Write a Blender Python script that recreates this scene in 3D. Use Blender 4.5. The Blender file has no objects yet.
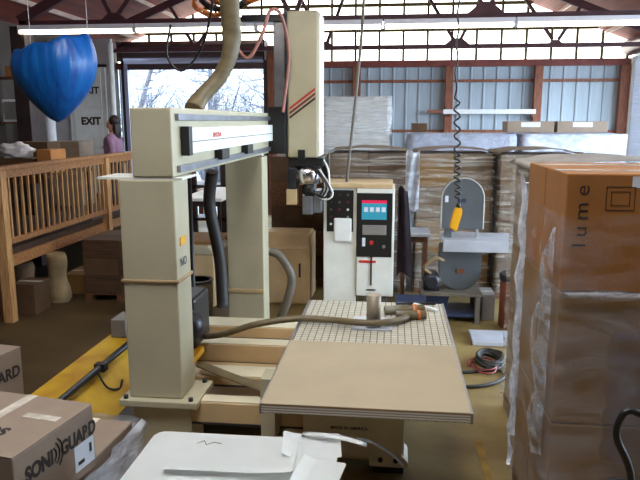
import bpy, bmesh, math, random
from mathutils import Vector, Matrix, noise
random.seed(7)
S = bpy.context.scene
C = S.collection
PI = math.pi

# ------------------------------------------------------------------ materials
def lin(c):
    c = c / 255.0
    return c / 12.92 if c <= 0.04045 else ((c + 0.055) / 1.055) ** 2.4
def rgb(r, g, b): return (lin(r), lin(g), lin(b), 1.0)
def new_mat(name):
    m = bpy.data.materials.new(name); m.use_nodes = True
    nt = m.node_tree; nt.nodes.clear()
    out = nt.nodes.new('ShaderNodeOutputMaterial')
    return m, nt, out
def L(nt, a, b): nt.links.new(a, b)
def mat(name, c, rough=0.6, metal=0.0, var=0.12, scale=6.0, bump=0.0, stretch=(1, 1, 1), c2=None, bscale=None, spec=0.5):
    m, nt, out = new_mat(name)
    b = nt.nodes.new('ShaderNodeBsdfPrincipled')
    b.inputs['Roughness'].default_value = rough; b.inputs['Metallic'].default_value = metal
    b.inputs['Specular IOR Level'].default_value = spec
    tc = nt.nodes.new('ShaderNodeTexCoord'); mp = nt.nodes.new('ShaderNodeMapping')
    mp.inputs['Scale'].default_value = stretch
    L(nt, tc.outputs['Object'], mp.inputs['Vector'])
    n = nt.nodes.new('ShaderNodeTexNoise'); n.inputs['Scale'].default_value = scale; n.inputs['Detail'].default_value = 5
    L(nt, mp.outputs['Vector'], n.inputs['Vector'])
    rp = nt.nodes.new('ShaderNodeValToRGB')
    a = rgb(*c)
    d = rgb(*c2) if c2 else tuple(x * (1 - 2.2 * var) for x in a[:3]) + (1,)
    e = a if c2 else tuple(min(1, x * (1 + var)) for x in a[:3]) + (1,)
    rp.color_ramp.elements[0].position = 0.3; rp.color_ramp.elements[0].color = d
    rp.color_ramp.elements[1].position = 0.65; rp.color_ramp.elements[1].color = e
    L(nt, n.outputs['Fac'], rp.inputs['Fac']); L(nt, rp.outputs['Color'], b.inputs['Base Color'])
    if bump:
        n2 = nt.nodes.new('ShaderNodeTexNoise'); n2.inputs['Scale'].default_value = bscale or scale * 3; n2.inputs['Detail'].default_value = 3
        L(nt, mp.outputs['Vector'], n2.inputs['Vector'])
        bp = nt.nodes.new('ShaderNodeBump'); bp.inputs['Strength'].default_value = bump; bp.inputs['Distance'].default_value = 0.02
        L(nt, n2.outputs['Fac'], bp.inputs['Height']); L(nt, bp.outputs['Normal'], b.inputs['Normal'])
    L(nt, b.outputs['BSDF'], out.inputs['Surface'])
    return m
def emis(name, c, s):
    m, nt, out = new_mat(name)
    e = nt.nodes.new('ShaderNodeEmission'); e.inputs['Color'].default_value = rgb(*c); e.inputs['Strength'].default_value = s
    L(nt, e.outputs['Emission'], out.inputs['Surface'])
    return m
def film(name, lo, hi, tint=(205, 212, 228), scale=3.0, stretch=(1, 1, 5), rough=0.18, bump=0.6):
    """clear stretch film: see-through, with whitish wrinkled bands and a gloss"""
    m, nt, out = new_mat(name)
    tc = nt.nodes.new('ShaderNodeTexCoord'); mp = nt.nodes.new('ShaderNodeMapping'); mp.inputs['Scale'].default_value = stretch
    L(nt, tc.outputs['Object'], mp.inputs['Vector'])
    n = nt.nodes.new('ShaderNodeTexNoise'); n.inputs['Scale'].default_value = scale; n.inputs['Detail'].default_value = 6; n.inputs['Distortion'].default_value = 1.2
    L(nt, mp.outputs['Vector'], n.inputs['Vector'])
    mr = nt.nodes.new('ShaderNodeMapRange'); mr.inputs['From Min'].default_value = 0.38; mr.inputs['From Max'].default_value = 0.68
    mr.inputs['To Min'].default_value = lo; mr.inputs['To Max'].default_value = hi
    L(nt, n.outputs['Fac'], mr.inputs['Value'])
    t = nt.nodes.new('ShaderNodeBsdfTransparent')
    p = nt.nodes.new('ShaderNodeBsdfPrincipled'); p.inputs['Base Color'].default_value = rgb(*tint)
    p.inputs['Roughness'].default_value = rough; p.inputs['Specular IOR Level'].default_value = 0.9
    n2 = nt.nodes.new('ShaderNodeTexNoise'); n2.inputs['Scale'].default_value = scale * 4; n2.inputs['Detail'].default_value = 4; n2.inputs['Distortion'].default_value = 2
    L(nt, mp.outputs['Vector'], n2.inputs['Vector'])
    bp = nt.nodes.new('ShaderNodeBump'); bp.inputs['Strength'].default_value = bump; bp.inputs['Distance'].default_value = 0.03
    L(nt, n2.outputs['Fac'], bp.inputs['Height']); L(nt, bp.outputs['Normal'], p.inputs['Normal'])
    mx = nt.nodes.new('ShaderNodeMixShader')
    L(nt, mr.outputs['Result'], mx.inputs['Fac']); L(nt, t.outputs['BSDF'], mx.inputs[1]); L(nt, p.outputs['BSDF'], mx.inputs[2])
    L(nt, mx.outputs['Shader'], out.inputs['Surface'])
    return m
def grid_mat(name, base, line, size, width):
    m, nt, out = new_mat(name)
    b = nt.nodes.new('ShaderNodeBsdfPrincipled'); b.inputs['Roughness'].default_value = 0.5
    tc = nt.nodes.new('ShaderNodeTexCoord')
    br = nt.nodes.new('ShaderNodeTexBrick'); br.offset = 0; br.inputs['Scale'].default_value = 1
    br.inputs['Brick Width'].default_value = size; br.inputs['Row Height'].default_value = size; br.inputs['Mortar Size'].default_value = width
    br.inputs['Color1'].default_value = rgb(*base); br.inputs['Color2'].default_value = rgb(*[x * .93 for x in base]); br.inputs['Mortar'].default_value = rgb(*line)
    L(nt, tc.outputs['Object'], br.inputs['Vector']); L(nt, br.outputs['Color'], b.inputs['Base Color'])
    L(nt, b.outputs['BSDF'], out.inputs['Surface'])
    return m
def ply_mat(name, a, c, n=60):
    """layered plywood seen on edge: bands along z"""
    m, nt, out = new_mat(name)
    b = nt.nodes.new('ShaderNodeBsdfPrincipled'); b.inputs['Roughness'].default_value = 0.7
    tc = nt.nodes.new('ShaderNodeTexCoord'); w = nt.nodes.new('ShaderNodeTexWave'); w.bands_direction = 'Z'
    w.inputs['Scale'].default_value = n; w.inputs['Distortion'].default_value = 0.6; w.inputs['Detail'].default_value = 2
    rp = nt.nodes.new('ShaderNodeValToRGB'); rp.color_ramp.elements[0].color = rgb(*a); rp.color_ramp.elements[1].color = rgb(*c)
    L(nt, tc.outputs['Object'], w.inputs['Vector']); L(nt, w.outputs['Fac'], rp.inputs['Fac']); L(nt, rp.outputs['Color'], b.inputs['Base Color'])
    L(nt, b.outputs['BSDF'], out.inputs['Surface'])
    return m

M = {}
M['paint'] = mat('machine_paint', (182, 174, 147), .45, var=.04, scale=3)
M['paint_warm'] = mat('machine_paint_warm', (200, 172, 130), .5, var=.08, scale=3)
M['paint_white'] = mat('machine_white', (228, 228, 220), .4, var=.03)
M['cream'] = mat('cream_enamel', (214, 204, 176), .4, var=.04)  # cream of the rails; on the base its lightness replaces missing front light
M['worn_line'] = mat('worn_yellow_line', (150, 116, 44), .7, var=.3, scale=8, c2=(110, 88, 44))
M['steel'] = mat('steel', (150, 152, 160), .35, .8, var=.1)
M['dark_steel'] = mat('dark_steel', (60, 60, 66), .4, .6, var=.15)
M['alu'] = mat('dull_alloy', (158, 146, 126), .5, .2, var=.06)
M['chrome'] = mat('chrome', (220, 220, 228), .18, 1, var=.05)
M['black'] = mat('black_plastic', (22, 20, 20), .45, var=.1)
M['rubber'] = mat('rubber', (34, 30, 30), .6, var=.1)
M['concrete'] = mat('concrete', (138, 118, 72), .5, var=.16, scale=1.6, bump=.15, c2=(98, 78, 42))
M['floor_dark'] = mat('floor_stained', (84, 64, 34), .6, var=.2, scale=1.3, bump=.1, c2=(60, 44, 22))  # stain and shade together put into one darker floor colour
M['card'] = mat('cardboard', (130, 94, 46), .75, var=.06, scale=5, bump=.08, bscale=30)
M['card_tan'] = mat('cardboard_tan', (152, 98, 44), .75, var=.05, scale=5, bump=.08, bscale=30)
M['crate'] = mat('crate_brown', (76, 50, 28), .8, var=.2, scale=3, stretch=(1, 1, 12))
M['film_streak'] = film('stretch_film_streak', .0, .62, tint=(206, 196, 184), scale=2.0, stretch=(.7, .7, 9), bump=.5)
M['card_dark'] = mat('cardboard_dark', (86, 60, 36), .8, var=.12, scale=4, bump=.1)
M['card_pale'] = mat('cardboard_pale', (142, 124, 108), .7, var=.05, scale=5, bump=.06, bscale=30)
M['card_grey'] = mat('cardboard_grey', (108, 86, 64), .8, var=.1, scale=4)
M['orange_card'] = mat('cardboard_orange', (186, 122, 62), .7, var=.08, scale=4)
M['wood'] = mat('wood_oak', (176, 122, 72), .55, var=.22, scale=5, stretch=(1, 6, 6), c2=(128, 82, 46))
M['wood_v'] = mat('wood_upright', (206, 160, 106), .55, var=.2, scale=5, stretch=(8, 8, 1), c2=(160, 110, 66))
M['deck'] = mat('deck_boards', (74, 50, 34), .75, var=.2, scale=4, stretch=(1, 8, 1))
M['wood_dark'] = mat('wood_dark', (104, 66, 40), .65, var=.2, scale=4, stretch=(6, 1, 6))
M['post'] = mat('post_timber', (150, 88, 58), .6, var=.2, scale=4, stretch=(6, 6, 1), c2=(104, 58, 40))
M['dark_post'] = mat('dark_post', (50, 34, 32), .6, var=.2, scale=4)
M['siding'] = mat('siding', (170, 182, 192), .5, var=.06, scale=2, stretch=(4, 4, .4))
M['roof'] = mat('roof_red', (128, 64, 52), .7, var=.15, scale=2, stretch=(3, .3, 3))
M['purlin'] = mat('purlin', (206, 186, 176), .5, var=.06)
M['truss'] = mat('truss_red', (78, 42, 48), .55, var=.15, scale=3)
M['beam_red'] = mat('beam_red', (128, 62, 52), .6, var=.15, scale=3)
M['mullion'] = mat('mullion', (92, 84, 34), .6, var=.15)
M['gable'] = emis('daylight_fibreglass', (255, 255, 246), 4.0)
M['skylight'] = emis('skylight_fibreglass', (250, 253, 255), 9.0)  # added out-of-view roof panes, glowing to brighten the foreground
M['hood'] = mat('hood_metal', (92, 74, 74), .35, .5, var=.1, scale=2)
M['curtain'] = mat('curtain_metal', (176, 176, 200), .35, .3, var=.06, scale=2)
M['tube'] = emis('fluorescent', (255, 244, 216), 8.0)
M['fixture'] = mat('fixture_white', (225, 222, 230), .5, var=.03)
M['tarp'] = mat('blue_tarp', (16, 100, 178), .35, var=.18, scale=2.2, stretch=(5, 5, .7), c2=(8, 66, 140), bump=.3, bscale=3)
M['mdf'] = mat('mdf', (176, 162, 136), .65, var=.03, scale=3)
M['ply'] = ply_mat('ply_edge', (132, 124, 114), (214, 206, 194), 20)
M['bed'] = grid_mat('bed_grid', (200, 196, 180), (96, 86, 70), .055, .004)
M['duct'] = mat('duct_tan', (110, 96, 68), .5, var=.1, scale=8, stretch=(1, 1, 3))
M['hose_grey'] = mat('hose_grey', (98, 90, 78), .5, var=.1)
M['orange_hose'] = mat('orange_hose', (196, 112, 52), .45, var=.1)
M['pink_hose'] = mat('pink_hose', (170, 118, 108), .45, var=.1)
M['red'] = mat('red_paint', (196, 44, 32), .5, var=.05)
M['dark_red'] = mat('dark_red_paint', (112, 30, 26), .5, var=.05)
M['maroon'] = mat('maroon_paint', (56, 24, 22), .5, var=.05)
M['yellow'] = mat('yellow_paint', (214, 172, 38), .5, var=.15, scale=3, c2=(180, 130, 24))
M['pendant'] = mat('pendant_yellow', (232, 170, 28), .45, var=.05)
M['saw'] = mat('saw_grey', (84, 88, 92), .5, var=.08, scale=3)
M['saw_rim'] = mat('saw_rim', (168, 168, 164), .4, var=.04)
M['table_grey'] = mat('table_grey', (190, 194, 206), .35, .3, var=.06)
M['drum'] = mat('drum_brown', (122, 66, 40), .55, var=.12, scale=3)
M['blue'] = mat('blue_plastic', (40, 50, 80), .5, var=.1)
M['white'] = mat('white_sheet', (244, 246, 244), .5, var=.02, scale=3)
M['white_p'] = mat('white_plastic', (230, 230, 228), .4, var=.03)
M['ink'] = mat('print_ink', (44, 36, 34), .7, var=.05)
M['ink_soft'] = mat('print_brown', (46, 30, 18), .7, var=.05)
M['label'] = mat('paper_label', (214, 220, 232), .6, var=.04)
M['tape'] = mat('clear_tape', (208, 198, 184), .15, var=.15, scale=12)
M['screen_blue'] = emis('screen_blue', (60, 150, 176), .8)
M['screen_red'] = emis('screen_red', (220, 50, 90), .8)
M['grey_box'] = mat('grey_box', (128, 122, 118), .6, var=.05)
M['wall_grey'] = mat('wall_grey', (172, 168, 172), .7, var=.06, scale=2)
M['wall_left'] = mat('wall_left', (78, 70, 64), .8, var=.1, scale=2)
M['door_grey'] = mat('door_grey', (214, 216, 216), .6, var=.04)
M['cloth_dark'] = mat('cloth_plum', (52, 36, 44), .8, var=.2, scale=6, bump=.3)
M['skin'] = mat('skin', (200, 150, 128), .6, var=.05)
M['hair'] = mat('hair', (38, 24, 22), .6, var=.2, scale=20)
M['lilac'] = mat('lilac_knit', (142, 108, 134), .85, var=.08, scale=12)
M['jeans'] = mat('trousers', (52, 56, 76), .85, var=.1)
M['bag'] = mat('sack_canvas', (152, 128, 92), .8, var=.15, scale=5, bump=.3)
M['bag_white'] = mat('plastic_bag_white', (216, 210, 212), .4, var=.06, bump=.4)
M['film'] = film('stretch_film', .0, .3, scale=1.6, stretch=(1, 1, 3), bump=.35)
M['film_thin'] = film('stretch_film_thin', .0, .2, scale=2.2)
M['film_heavy'] = film('stretch_film_heavy', .35, .95, tint=(226, 230, 240), scale=2.2, stretch=(1, 1, 2.5), bump=.5)
M['film_silver'] = film('film_silver', .75, 1.0, tint=(168, 176, 198), scale=2.5, stretch=(1, 1, 1.5), rough=.25, bump=1)
M['film_white'] = film('stretch_film_white', .3, .95, tint=(232, 234, 238), scale=1.4, stretch=(.6, .6, 7), bump=1.2, rough=.12)
M['film_mid'] = film('stretch_film_mid', .0, .85, tint=(214, 220, 232), scale=3.0, stretch=(1, 1, 2), bump=.6)
M['cover_grey'] = mat('cover_grey', (196, 190, 186), .5, var=.06)
M['film_blue'] = film('stretch_film_blue', .05, .4, tint=(120, 130, 170), scale=1.2, stretch=(.6, 1, 5), bump=.3)  # bluish reflections on clear film put into its tint
M['ground'] = mat('leafy_ground', (128, 128, 132), .9, var=.25, scale=1.6, c2=(70, 68, 70))
M['bark'] = mat('bark', (66, 64, 70), .9, var=.2)
M['panel_blue'] = mat('panel_blue', (178, 190, 226), .5, var=.05)
def trans(name, c, f=.5):
    m, nt, out = new_mat(name)
    a = nt.nodes.new('ShaderNodeBsdfTranslucent'); a.inputs['Color'].default_value = rgb(*c)
    b = nt.nodes.new('ShaderNodeBsdfDiffuse'); b.inputs['Color'].default_value = rgb(*c)
    mx = nt.nodes.new('ShaderNodeMixShader'); mx.inputs['Fac'].default_value = f
    L(nt, b.outputs['BSDF'], mx.inputs[1]); L(nt, a.outputs['BSDF'], mx.inputs[2]); L(nt, mx.outputs['Shader'], out.inputs['Surface'])
    return m
M['door_sheet'] = trans('door_fibreglass', (216, 218, 224), .3)
M['twig'] = mat('twig', (84, 84, 92), .9, var=.2)

# ------------------------------------------------------------------ mesh builder
class MB:
    def __init__(s): s.bm = bmesh.new()
    def box(s, x0, x1, y0, y1, z0, z1, bev=0, mx=None, seg=2):
        t = bmesh.new(); bmesh.ops.create_cube(t, size=1)
        for v in t.verts: v.co = Vector(((x0 + x1) / 2 + v.co.x * (x1 - x0), (y0 + y1) / 2 + v.co.y * (y1 - y0), (z0 + z1) / 2 + v.co.z * (z1 - z0)))
        if bev: bmesh.ops.bevel(t, geom=t.edges[:], offset=bev, segments=seg, affect='EDGES', profile=.5)
        if mx: bmesh.ops.transform(t, matrix=mx, verts=t.verts)
        s.add(t); return s
    def add(s, t):
        me = bpy.data.meshes.new('tmp'); t.to_mesh(me); t.free(); s.bm.from_mesh(me); bpy.data.meshes.remove(me)
    def tube(s, pts, r, n=10, cap=True):
        pts = [Vector(p) for p in pts]
        rs = r if isinstance(r, (list, tuple)) else [r] * len(pts)
        rings = []; up = None
        for i, p in enumerate(pts):
            d = (pts[min(i + 1, len(pts) - 1)] - pts[max(i - 1, 0)]).normalized()
            if up is None: up = Vector((0, 0, 1)) if abs(d.z) < .9 else Vector((1, 0, 0))
            a = d.cross(up)
            if a.length < 1e-4: a = d.cross(Vector((1, 0, 0)))
            a.normalize(); b = d.cross(a).normalized(); up = -b if (-b).dot(up) > 0 else b
            a = d.cross(up).normalized(); b = d.cross(a).normalized()
            rings.append([s.bm.verts.new(p + (a * math.cos(2 * PI * k / n) + b * math.sin(2 * PI * k / n)) * rs[i]) for k in range(n)])
        for i in range(len(rings) - 1):
            for k in range(n):
                f = s.bm.faces.new((rings[i][k], rings[i][(k + 1) % n], rings[i + 1][(k + 1) % n], rings[i + 1][k])); f.smooth = True
        if cap:
            s.bm.faces.new(rings[0]); s.bm.faces.new(rings[-1][::-1])
        return s
    def bar(s, a, b, w, h):
        """rectangular bar from a to b"""
        a, b = Vector(a), Vector(b); d = (b - a); ln = d.length; q = d.to_track_quat('X', 'Z').to_matrix().to_4x4()
        return s.box(0, ln, -w / 2, w / 2, -h / 2, h / 2, mx=Matrix.Translation(a) @ q)
    def prism(s, poly, axis, a, b, bev=0):
        """poly = 2-D outline; axis 'X','Y','Z' the direction it is pushed along from a to b"""
        def P(u, v, w): return {'X': (w, u, v), 'Y': (u, w, v), 'Z': (u, v, w)}[axis]
        t = bmesh.new()
        A = [t.verts.new(P(u, v, a)) for u, v in poly]; B = [t.verts.new(P(u, v, b)) for u, v in poly]
        t.faces.new(A); t.faces.new(B[::-1])
        for i in range(len(poly)):
            j = (i + 1) % len(poly); t.faces.new((A[j], A[i], B[i], B[j]))
        bmesh.ops.recalc_face_normals(t, faces=t.faces)
        if bev: bmesh.ops.bevel(t, geom=t.edges[:], offset=bev, segments=2, affect='EDGES')
        s.add(t); return s
    def lathe(s, prof, c, n=20, axis='Z'):
        c = Vector(c); rings = []
        for r, h in prof:
            ring = []
            for k in range(n):
                a = 2 * PI * k / n; u, v = r * math.cos(a), r * math.sin(a)
                o = {'Z': (u, v, h), 'Y': (u, h, v), 'X': (h, u, v)}[axis]
                ring.append(s.bm.verts.new(c + Vector(o)))
            rings.append(ring)
        fs = []
        for i in range(len(rings) - 1):
            for k in range(n):
                f = s.bm.faces.new((rings[i][k], rings[i][(k + 1) % n], rings[i + 1][(k + 1) % n], rings[i + 1][k])); fs.append(f)
                f.smooth = True
        fs += [s.bm.faces.new(rings[0]), s.bm.faces.new(rings[-1])]
        bmesh.ops.recalc_face_normals(s.bm, faces=fs)
        return s
    def blob(s, c, r, seg=14, amp=0, fr=3):
        t = bmesh.new(); bmesh.ops.create_uvsphere(t, u_segments=seg * 2, v_segments=seg, radius=1)
        for v in t.verts:
            k = 1 + amp * noise.noise(v.co * fr + Vector(c))
            v.co = Vector((c[0] + v.co.x * r[0] * k, c[1] + v.co.y * r[1] * k, c[2] + v.co.z * r[2] * k))
        for f in t.faces: f.smooth = True
        s.add(t); return s
    def sheet(s, nx, ny, fn, thick=0, smooth=True):
        """surface fn(u,v)->(x,y,z); thick gives it a back"""
        g = [[s.bm.verts.new(fn(i / nx, j / ny)) for j in range(ny + 1)] for i in range(nx + 1)]
        for i in range(nx):
            for j in range(ny):
                f = s.bm.faces.new((g[i][j], g[i + 1][j], g[i + 1][j + 1], g[i][j + 1])); f.smooth = smooth
        if thick: bmesh.ops.solidify(s.bm, geom=s.bm.faces[:], thickness=thick)
        return s
    def build(s, name, m, parent=None, smooth=False):
        if parent is not None:
            o = Vector((0, 0, 0)); p = parent
            while p: o += p.location; p = p.parent
            bmesh.ops.translate(s.bm, verts=s.bm.verts, vec=-o)
        me = bpy.data.meshes.new(name); s.bm.to_mesh(me); s.bm.free()
        if smooth:
            for f in me.polygons: f.use_smooth = True
        me.materials.append(m)
        ob = bpy.data.objects.new(name, me); C.objects.link(ob)
        if parent is not None: ob.parent = parent
        return ob

def tag(o, label, cat, group=None):
    o['label'] = label; o['category'] = cat
    if group: o['group'] = group
    return o
def thing(name, label, cat, loc=(0, 0, 0), group=None):
    o = bpy.data.objects.new(name, None); o.empty_display_size = .1; C.objects.link(o); o.location = loc
    return tag(o, label, cat, group)
def struct(name, mb, m):
    o = mb.build(name, m); o['kind'] = 'structure'; return o
def text(name, body, m, parent, loc, rot, size, bold=0.0, align='LEFT', sx=1, local=False, space=1.0):
    cu = bpy.data.curves.new(name, 'FONT'); cu.body = body; cu.size = size; cu.extrude = .0008; cu.offset = bold; cu.align_x = align; cu.space_character = space
    tmp = bpy.data.objects.new('tmp_text', cu); C.objects.link(tmp)
    bpy.context.view_layer.update()
    me = bpy.data.meshes.new_from_object(tmp.evaluated_get(bpy.context.evaluated_depsgraph_get()))
    bpy.data.objects.remove(tmp); bpy.data.curves.remove(cu)
    o = Vector((0, 0, 0)); p = parent
    while p and not local: o += p.location; p = p.parent
    me.transform(Matrix.Translation(Vector(loc) - o) @ rot.to_4x4() @ Matrix.Diagonal((sx, 1, 1, 1)))
    me.name = name; me.materials.clear(); me.materials.append(m)
    ob = bpy.data.objects.new(name, me); C.objects.link(ob); ob.parent = parent
    return ob
def rotm(xa, ya):
    """rotation whose text direction is xa and up direction ya"""
    xa, ya = Vector(xa).normalized(), Vector(ya).normalized(); za = xa.cross(ya)
    return Matrix((xa, ya, za)).transposed()
FRONT = rotm((1, 0, 0), (0, 0, 1))          # reads from -Y
def spline(pts, n=8):
    """Catmull-Rom through pts"""
    P = [Vector(p) for p in pts]; P = [P[0] * 2 - P[1]] + P + [P[-1] * 2 - P[-2]]; o = []
    for i in range(1, len(P) - 2):
        for k in range(n):
            t = k / n; a, b, c, d = P[i - 1:i + 3]
            o.append(.5 * ((2 * b) + (c - a) * t + (2 * a - 5 * b + 4 * c - d) * t * t + (3 * b - a - 3 * c + d) * t ** 3))
    o.append(P[-2]); return o
def skin(name, pts, edges, m, parent, lvl=2):
    """pts: (x,y,z,r); continuous skinned figure"""
    off = Vector((0, 0, 0)); p = parent
    while p: off += p.location; p = p.parent
    me = bpy.data.meshes.new(name); me.from_pydata([Vector(q[:3]) - off for q in pts], edges, [])
    ob = bpy.data.objects.new(name, me); C.objects.link(ob); ob.parent = parent
    sk = ob.modifiers.new('skin', 'SKIN'); me.skin_vertices.new() if not me.skin_vertices else None
    for i, q in enumerate(pts):
        r = q[3]; me.skin_vertices[0].data[i].radius = (r, r) if not isinstance(r, tuple) else r
        me.skin_vertices[0].data[i].use_root = (i == 0)
    sk.use_smooth_shade = True
    ss = ob.modifiers.new('sub', 'SUBSURF'); ss.levels = lvl; ss.render_levels = lvl
    me.materials.append(m); return ob

# ------------------------------------------------------------------ the building
XL, XR, YB, RX = -7.6, 6.0, 17.8, -0.85
EZ, PITCH = 4.55, .385
def rz(x): return EZ + PITCH * (x - XL) if x < RX else EZ + PITCH * (2 * RX - XL - x)
struct('floor', MB().box(XL - .3, XR + .3, -4, YB, -.12, 0), M['concrete'])
struct('floor_left', MB().box(XL - .02, -2.02, -4, 13.9, -.05, .003), M['floor_dark'])  # dark strip: its colour carries shade as well as stain
struct('ground', MB().box(-40, 40, YB, 60, -.3, -.12).box(XR + .3, 40, -30, YB, -.3, -.12).box(-40, XR + .3, -30, -4, -.3, -.12), M['ground'])
def siding(x0, x1, z0, z1, mb):
    """sheet-metal wall with an upright rib every third of a metre, facing -Y"""
    p = []; x = x0
    while x < x1 - 1e-6:
        e = min(x + .335, x1)
        p += [(x, YB), (min(x + .02, e), YB - .035), (min(x + .05, e), YB - .035), (min(x + .07, e), YB)]
        x = e
    p += [(x1, YB), (x1, YB + .05), (x0, YB + .05)]
    q = [p[0]]
    for a in p[1:]:
        if (Vector(a) - Vector(q[-1])).length > 1e-4: q.append(a)
    return mb.prism(q, 'Z', z0, z1)
mb = MB(); siding(-3.42, XR, 0, 4.05, mb); siding(XL, -7.3, 0, 4.05, mb)
struct('wall_back', mb, M['siding'])
# gable glazing: one pane of daylight fibreglass to the roof line
xs = [XL, RX, XR]
gz = [rz(XL) - .02, rz(RX) - .02, rz(XR) - .02]
struct('window_1', MB().prism([(XL, 4.05), (XR, 4.05), (XR, gz[2]), (RX, gz[1]), (XL, gz[0])], 'Y', YB + .02, YB + .05), M['gable'])
mb = MB()
x = XL + .3
while x < XR:
    mb.box(x - .03, x + .03, YB - .06, YB, 4.05, rz(x) - .03); x += .625
for z in (4.43, 4.87, 5.5, 6.2):
    w = (rz(RX) - z) / PITCH
    mb.box(max(XL, RX - w), min(XR, RX + w), YB - .07, YB - .01, z - .04, z + .04)
struct('trim_1', mb, M['mullion'])
struct('trim_2', MB().box(XL, XR, YB - .16, YB - .036, 3.93, 4.1), M['beam_red'])
for i, z in enumerate((3.57, 2.28, 1.0)):
    struct('trim_%d' % (3 + i), MB().box(-3.42, XR - .1, YB - .1, YB - .037, z - .035, z + .035), M['post'])
for i, (x, w, h, m) in enumerate(((1.4, .2, 3.93, 'post'), (3.64, .2, 3.93, 'post'), (5.78, .3, 3.93, 'post'), (-1.0, .2, 3.93, 'post'), (-3.28, .26, 4.5, 'post'), (-7.33, .16, 4.5, 'dark_post'))):
    struct('wall_post', MB().box(x - w / 2, x + w / 2, YB - .3, YB - .102 if i < 4 else YB - .17, 0, h - .001, .008), M[m])
# roof
mb = MB()
for x0, x1 in ((XL - .4, RX), (RX, XR + .4)):
    z0, z1 = (rz(RX) - PITCH * (RX - x0) if x0 < RX - .1 else rz(RX)), (rz(RX) if x1 == RX else rz(RX) - PITCH * (x1 - RX))
    mb.prism([(x0, z0), (x1, z1), (x1, z1 + .1), (x0, z0 + .1)], 'Y', -4, YB + .4)
struct('ceiling', mb, M['roof'])
for k in range(-5, 6):
    if k == 0: continue
    x = RX + k * 1.22; z = rz(x)
    tilt = Matrix.Translation((x, 0, z - .055)) @ Matrix.Rotation(-math.atan(PITCH) if k < 0 else math.atan(PITCH), 4, 'Y')
    struct('trim_%d' % (k + 20), MB().box(-.016, .016, 5, YB - .1, -.05, .05, mx=tilt), M['purlin'])
for i, (x0, x1) in enumerate(((-2.3, -1.0), (-.7, .6))):  # added unseen panes that throw light down on sheets and board
    struct('window_%d' % (2 + i), MB().prism([(x0, rz(x0) - .05), (x1, rz(x1) - .05), (x1, rz(x1) - .01), (x0, rz(x0) - .01)], 'Y', .2, 4.2), M['skylight'])
struct('wall_left', MB().box(XL - .2, XL - .02, -4, YB, 0, EZ - .1), M['wall_left'])
struct('wall_front', MB().box(XL, XR, -4.15, -4, 0, EZ).prism([(XL, EZ), (XR, EZ), (XR, rz(XR)), (RX, rz(RX)), (XL, rz(XL))], 'Y', -4.15, -4), M['wall_left'])
# right wall: siding with a roll door in its far half; added unseen bay opening in the near half lets side light in
struct('wall_right', MB().box(XR + .02, XR + .15, 12.2, 12.6, 0, EZ - .1).box(XR + .02, XR + .15, -4, 3.0, 0, EZ - .1).box(XR + .02, XR + .15, 17.55, YB, 0, EZ - .1).box(XR + .02, XR + .15, 12.6, 17.55, 4.12, EZ - .1), M['siding'])

# roof trusses
def truss(Y, x0, x1, chord_z, gussets, label, heel=None):
    t = thing('roof_truss', label, 'truss', (x0, Y, chord_z))
    MB().box(x0, x1, Y - .05, Y + .05, chord_z - .045, chord_z + .045).build('bottom_chord', M['truss'], t)
    hl = heel if heel else rz(x0) - .3
    top = rz(RX) - .26
    MB().bar((x0, Y, hl), (RX, Y, top), .1, .16).build('top_chord', M['truss'], t)
    MB().bar((x1, Y, rz(x1) - .3), (RX, Y, top), .1, .16).build('top_chord', M['truss'], t)
    for gx, (la, ra), gs in gussets:
        MB().prism([(gx - .28 * gs, chord_z + .04), (gx + .28 * gs, chord_z + .04), (gx + .11 * gs, chord_z + .04 + .14 * gs), (gx - .11 * gs, chord_z + .04 + .14 * gs)], 'Y', Y - .06, Y + .06).build('gusset_plate', M['truss'], t)
        for dx in (la, ra):
            ex = gx + dx
            s = 1 if dx > 0 else -1
            zt = min(rz(ex), rz(RX)) - .3
            if heel and ex < RX: zt = hl + (top - hl) * (ex - x0) / (RX - x0)
            MB().bar((gx + .06 * s, Y, chord_z + .12), (ex, Y, zt), .05, .07).build('web_bar', M['truss'], t)
    return t
truss(10.8, -6.3, 6.0, 4.15, ((-4.63, (-.35, 1.1), .75), (-1.65, (-1.0, 1.0), .75), (1.38, (-.6, .55), 1.0)), 'nearer dark red steel truss with fluorescent tubes under its bottom chord', heel=4.2)
truss(15.2, -6.6, 6.0, 4.17, ((-4.6, (-.6, 1.3), .7), (-1.6, (-1, 1), .7), (1.35, (-1.5, .75), .95), (3.46, (-1.0, .5), .5)), 'farther dark red steel truss just in front of the bright gable panels')
struct('wall_post', MB().box(-6.42, -6.16, 10.66, 10.94, 0, 4.1, .01), M['dark_post'])

# fluorescent fixtures in a row under the nearer truss
WHERE = ('above the hanging blue tarpaulin', 'between blue tarpaulin and tan duct', 'passing behind the machine head', 'right of the machine head top', 'above the coiled black cord', 'at the right end of the row')
def strip_light(x0, y, label, group):
    t = thing('fluorescent_light', label, 'light', (x0 + 1, y, 3.99), group)
    MB().box(x0, x0 + 2.0, y - .09, y + .09, 4.03, 4.105, .006).build('housing', M['fixture'], t)
    MB().box(x0 + .01, x0 + 1.99, y - .08, y + .08, 3.975, 4.03, .02, seg=3).build('diffuser', M['tube'], t)
    if y < 9:
        for xx in (x0 + .4, x0 + 1.6):
            MB().tube([(xx, y, 4.1), (xx, y, rz(xx) - .03)], .006, 6).build('hanger_rod', M['steel'], t)
    for xx in (x0 - .004, x0 + 1.974):
        MB().box(xx, xx + .03, y - .085, y + .085, 3.97, 4.03, .004).build('end_cap', M['fixture'], t)
for i in range(6):
    strip_light(-6.25 + i * 2.02, 10.7, 'long white fluorescent strip light under the truss, ' + WHERE[i], 'fluorescent strips under the truss')
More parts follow.
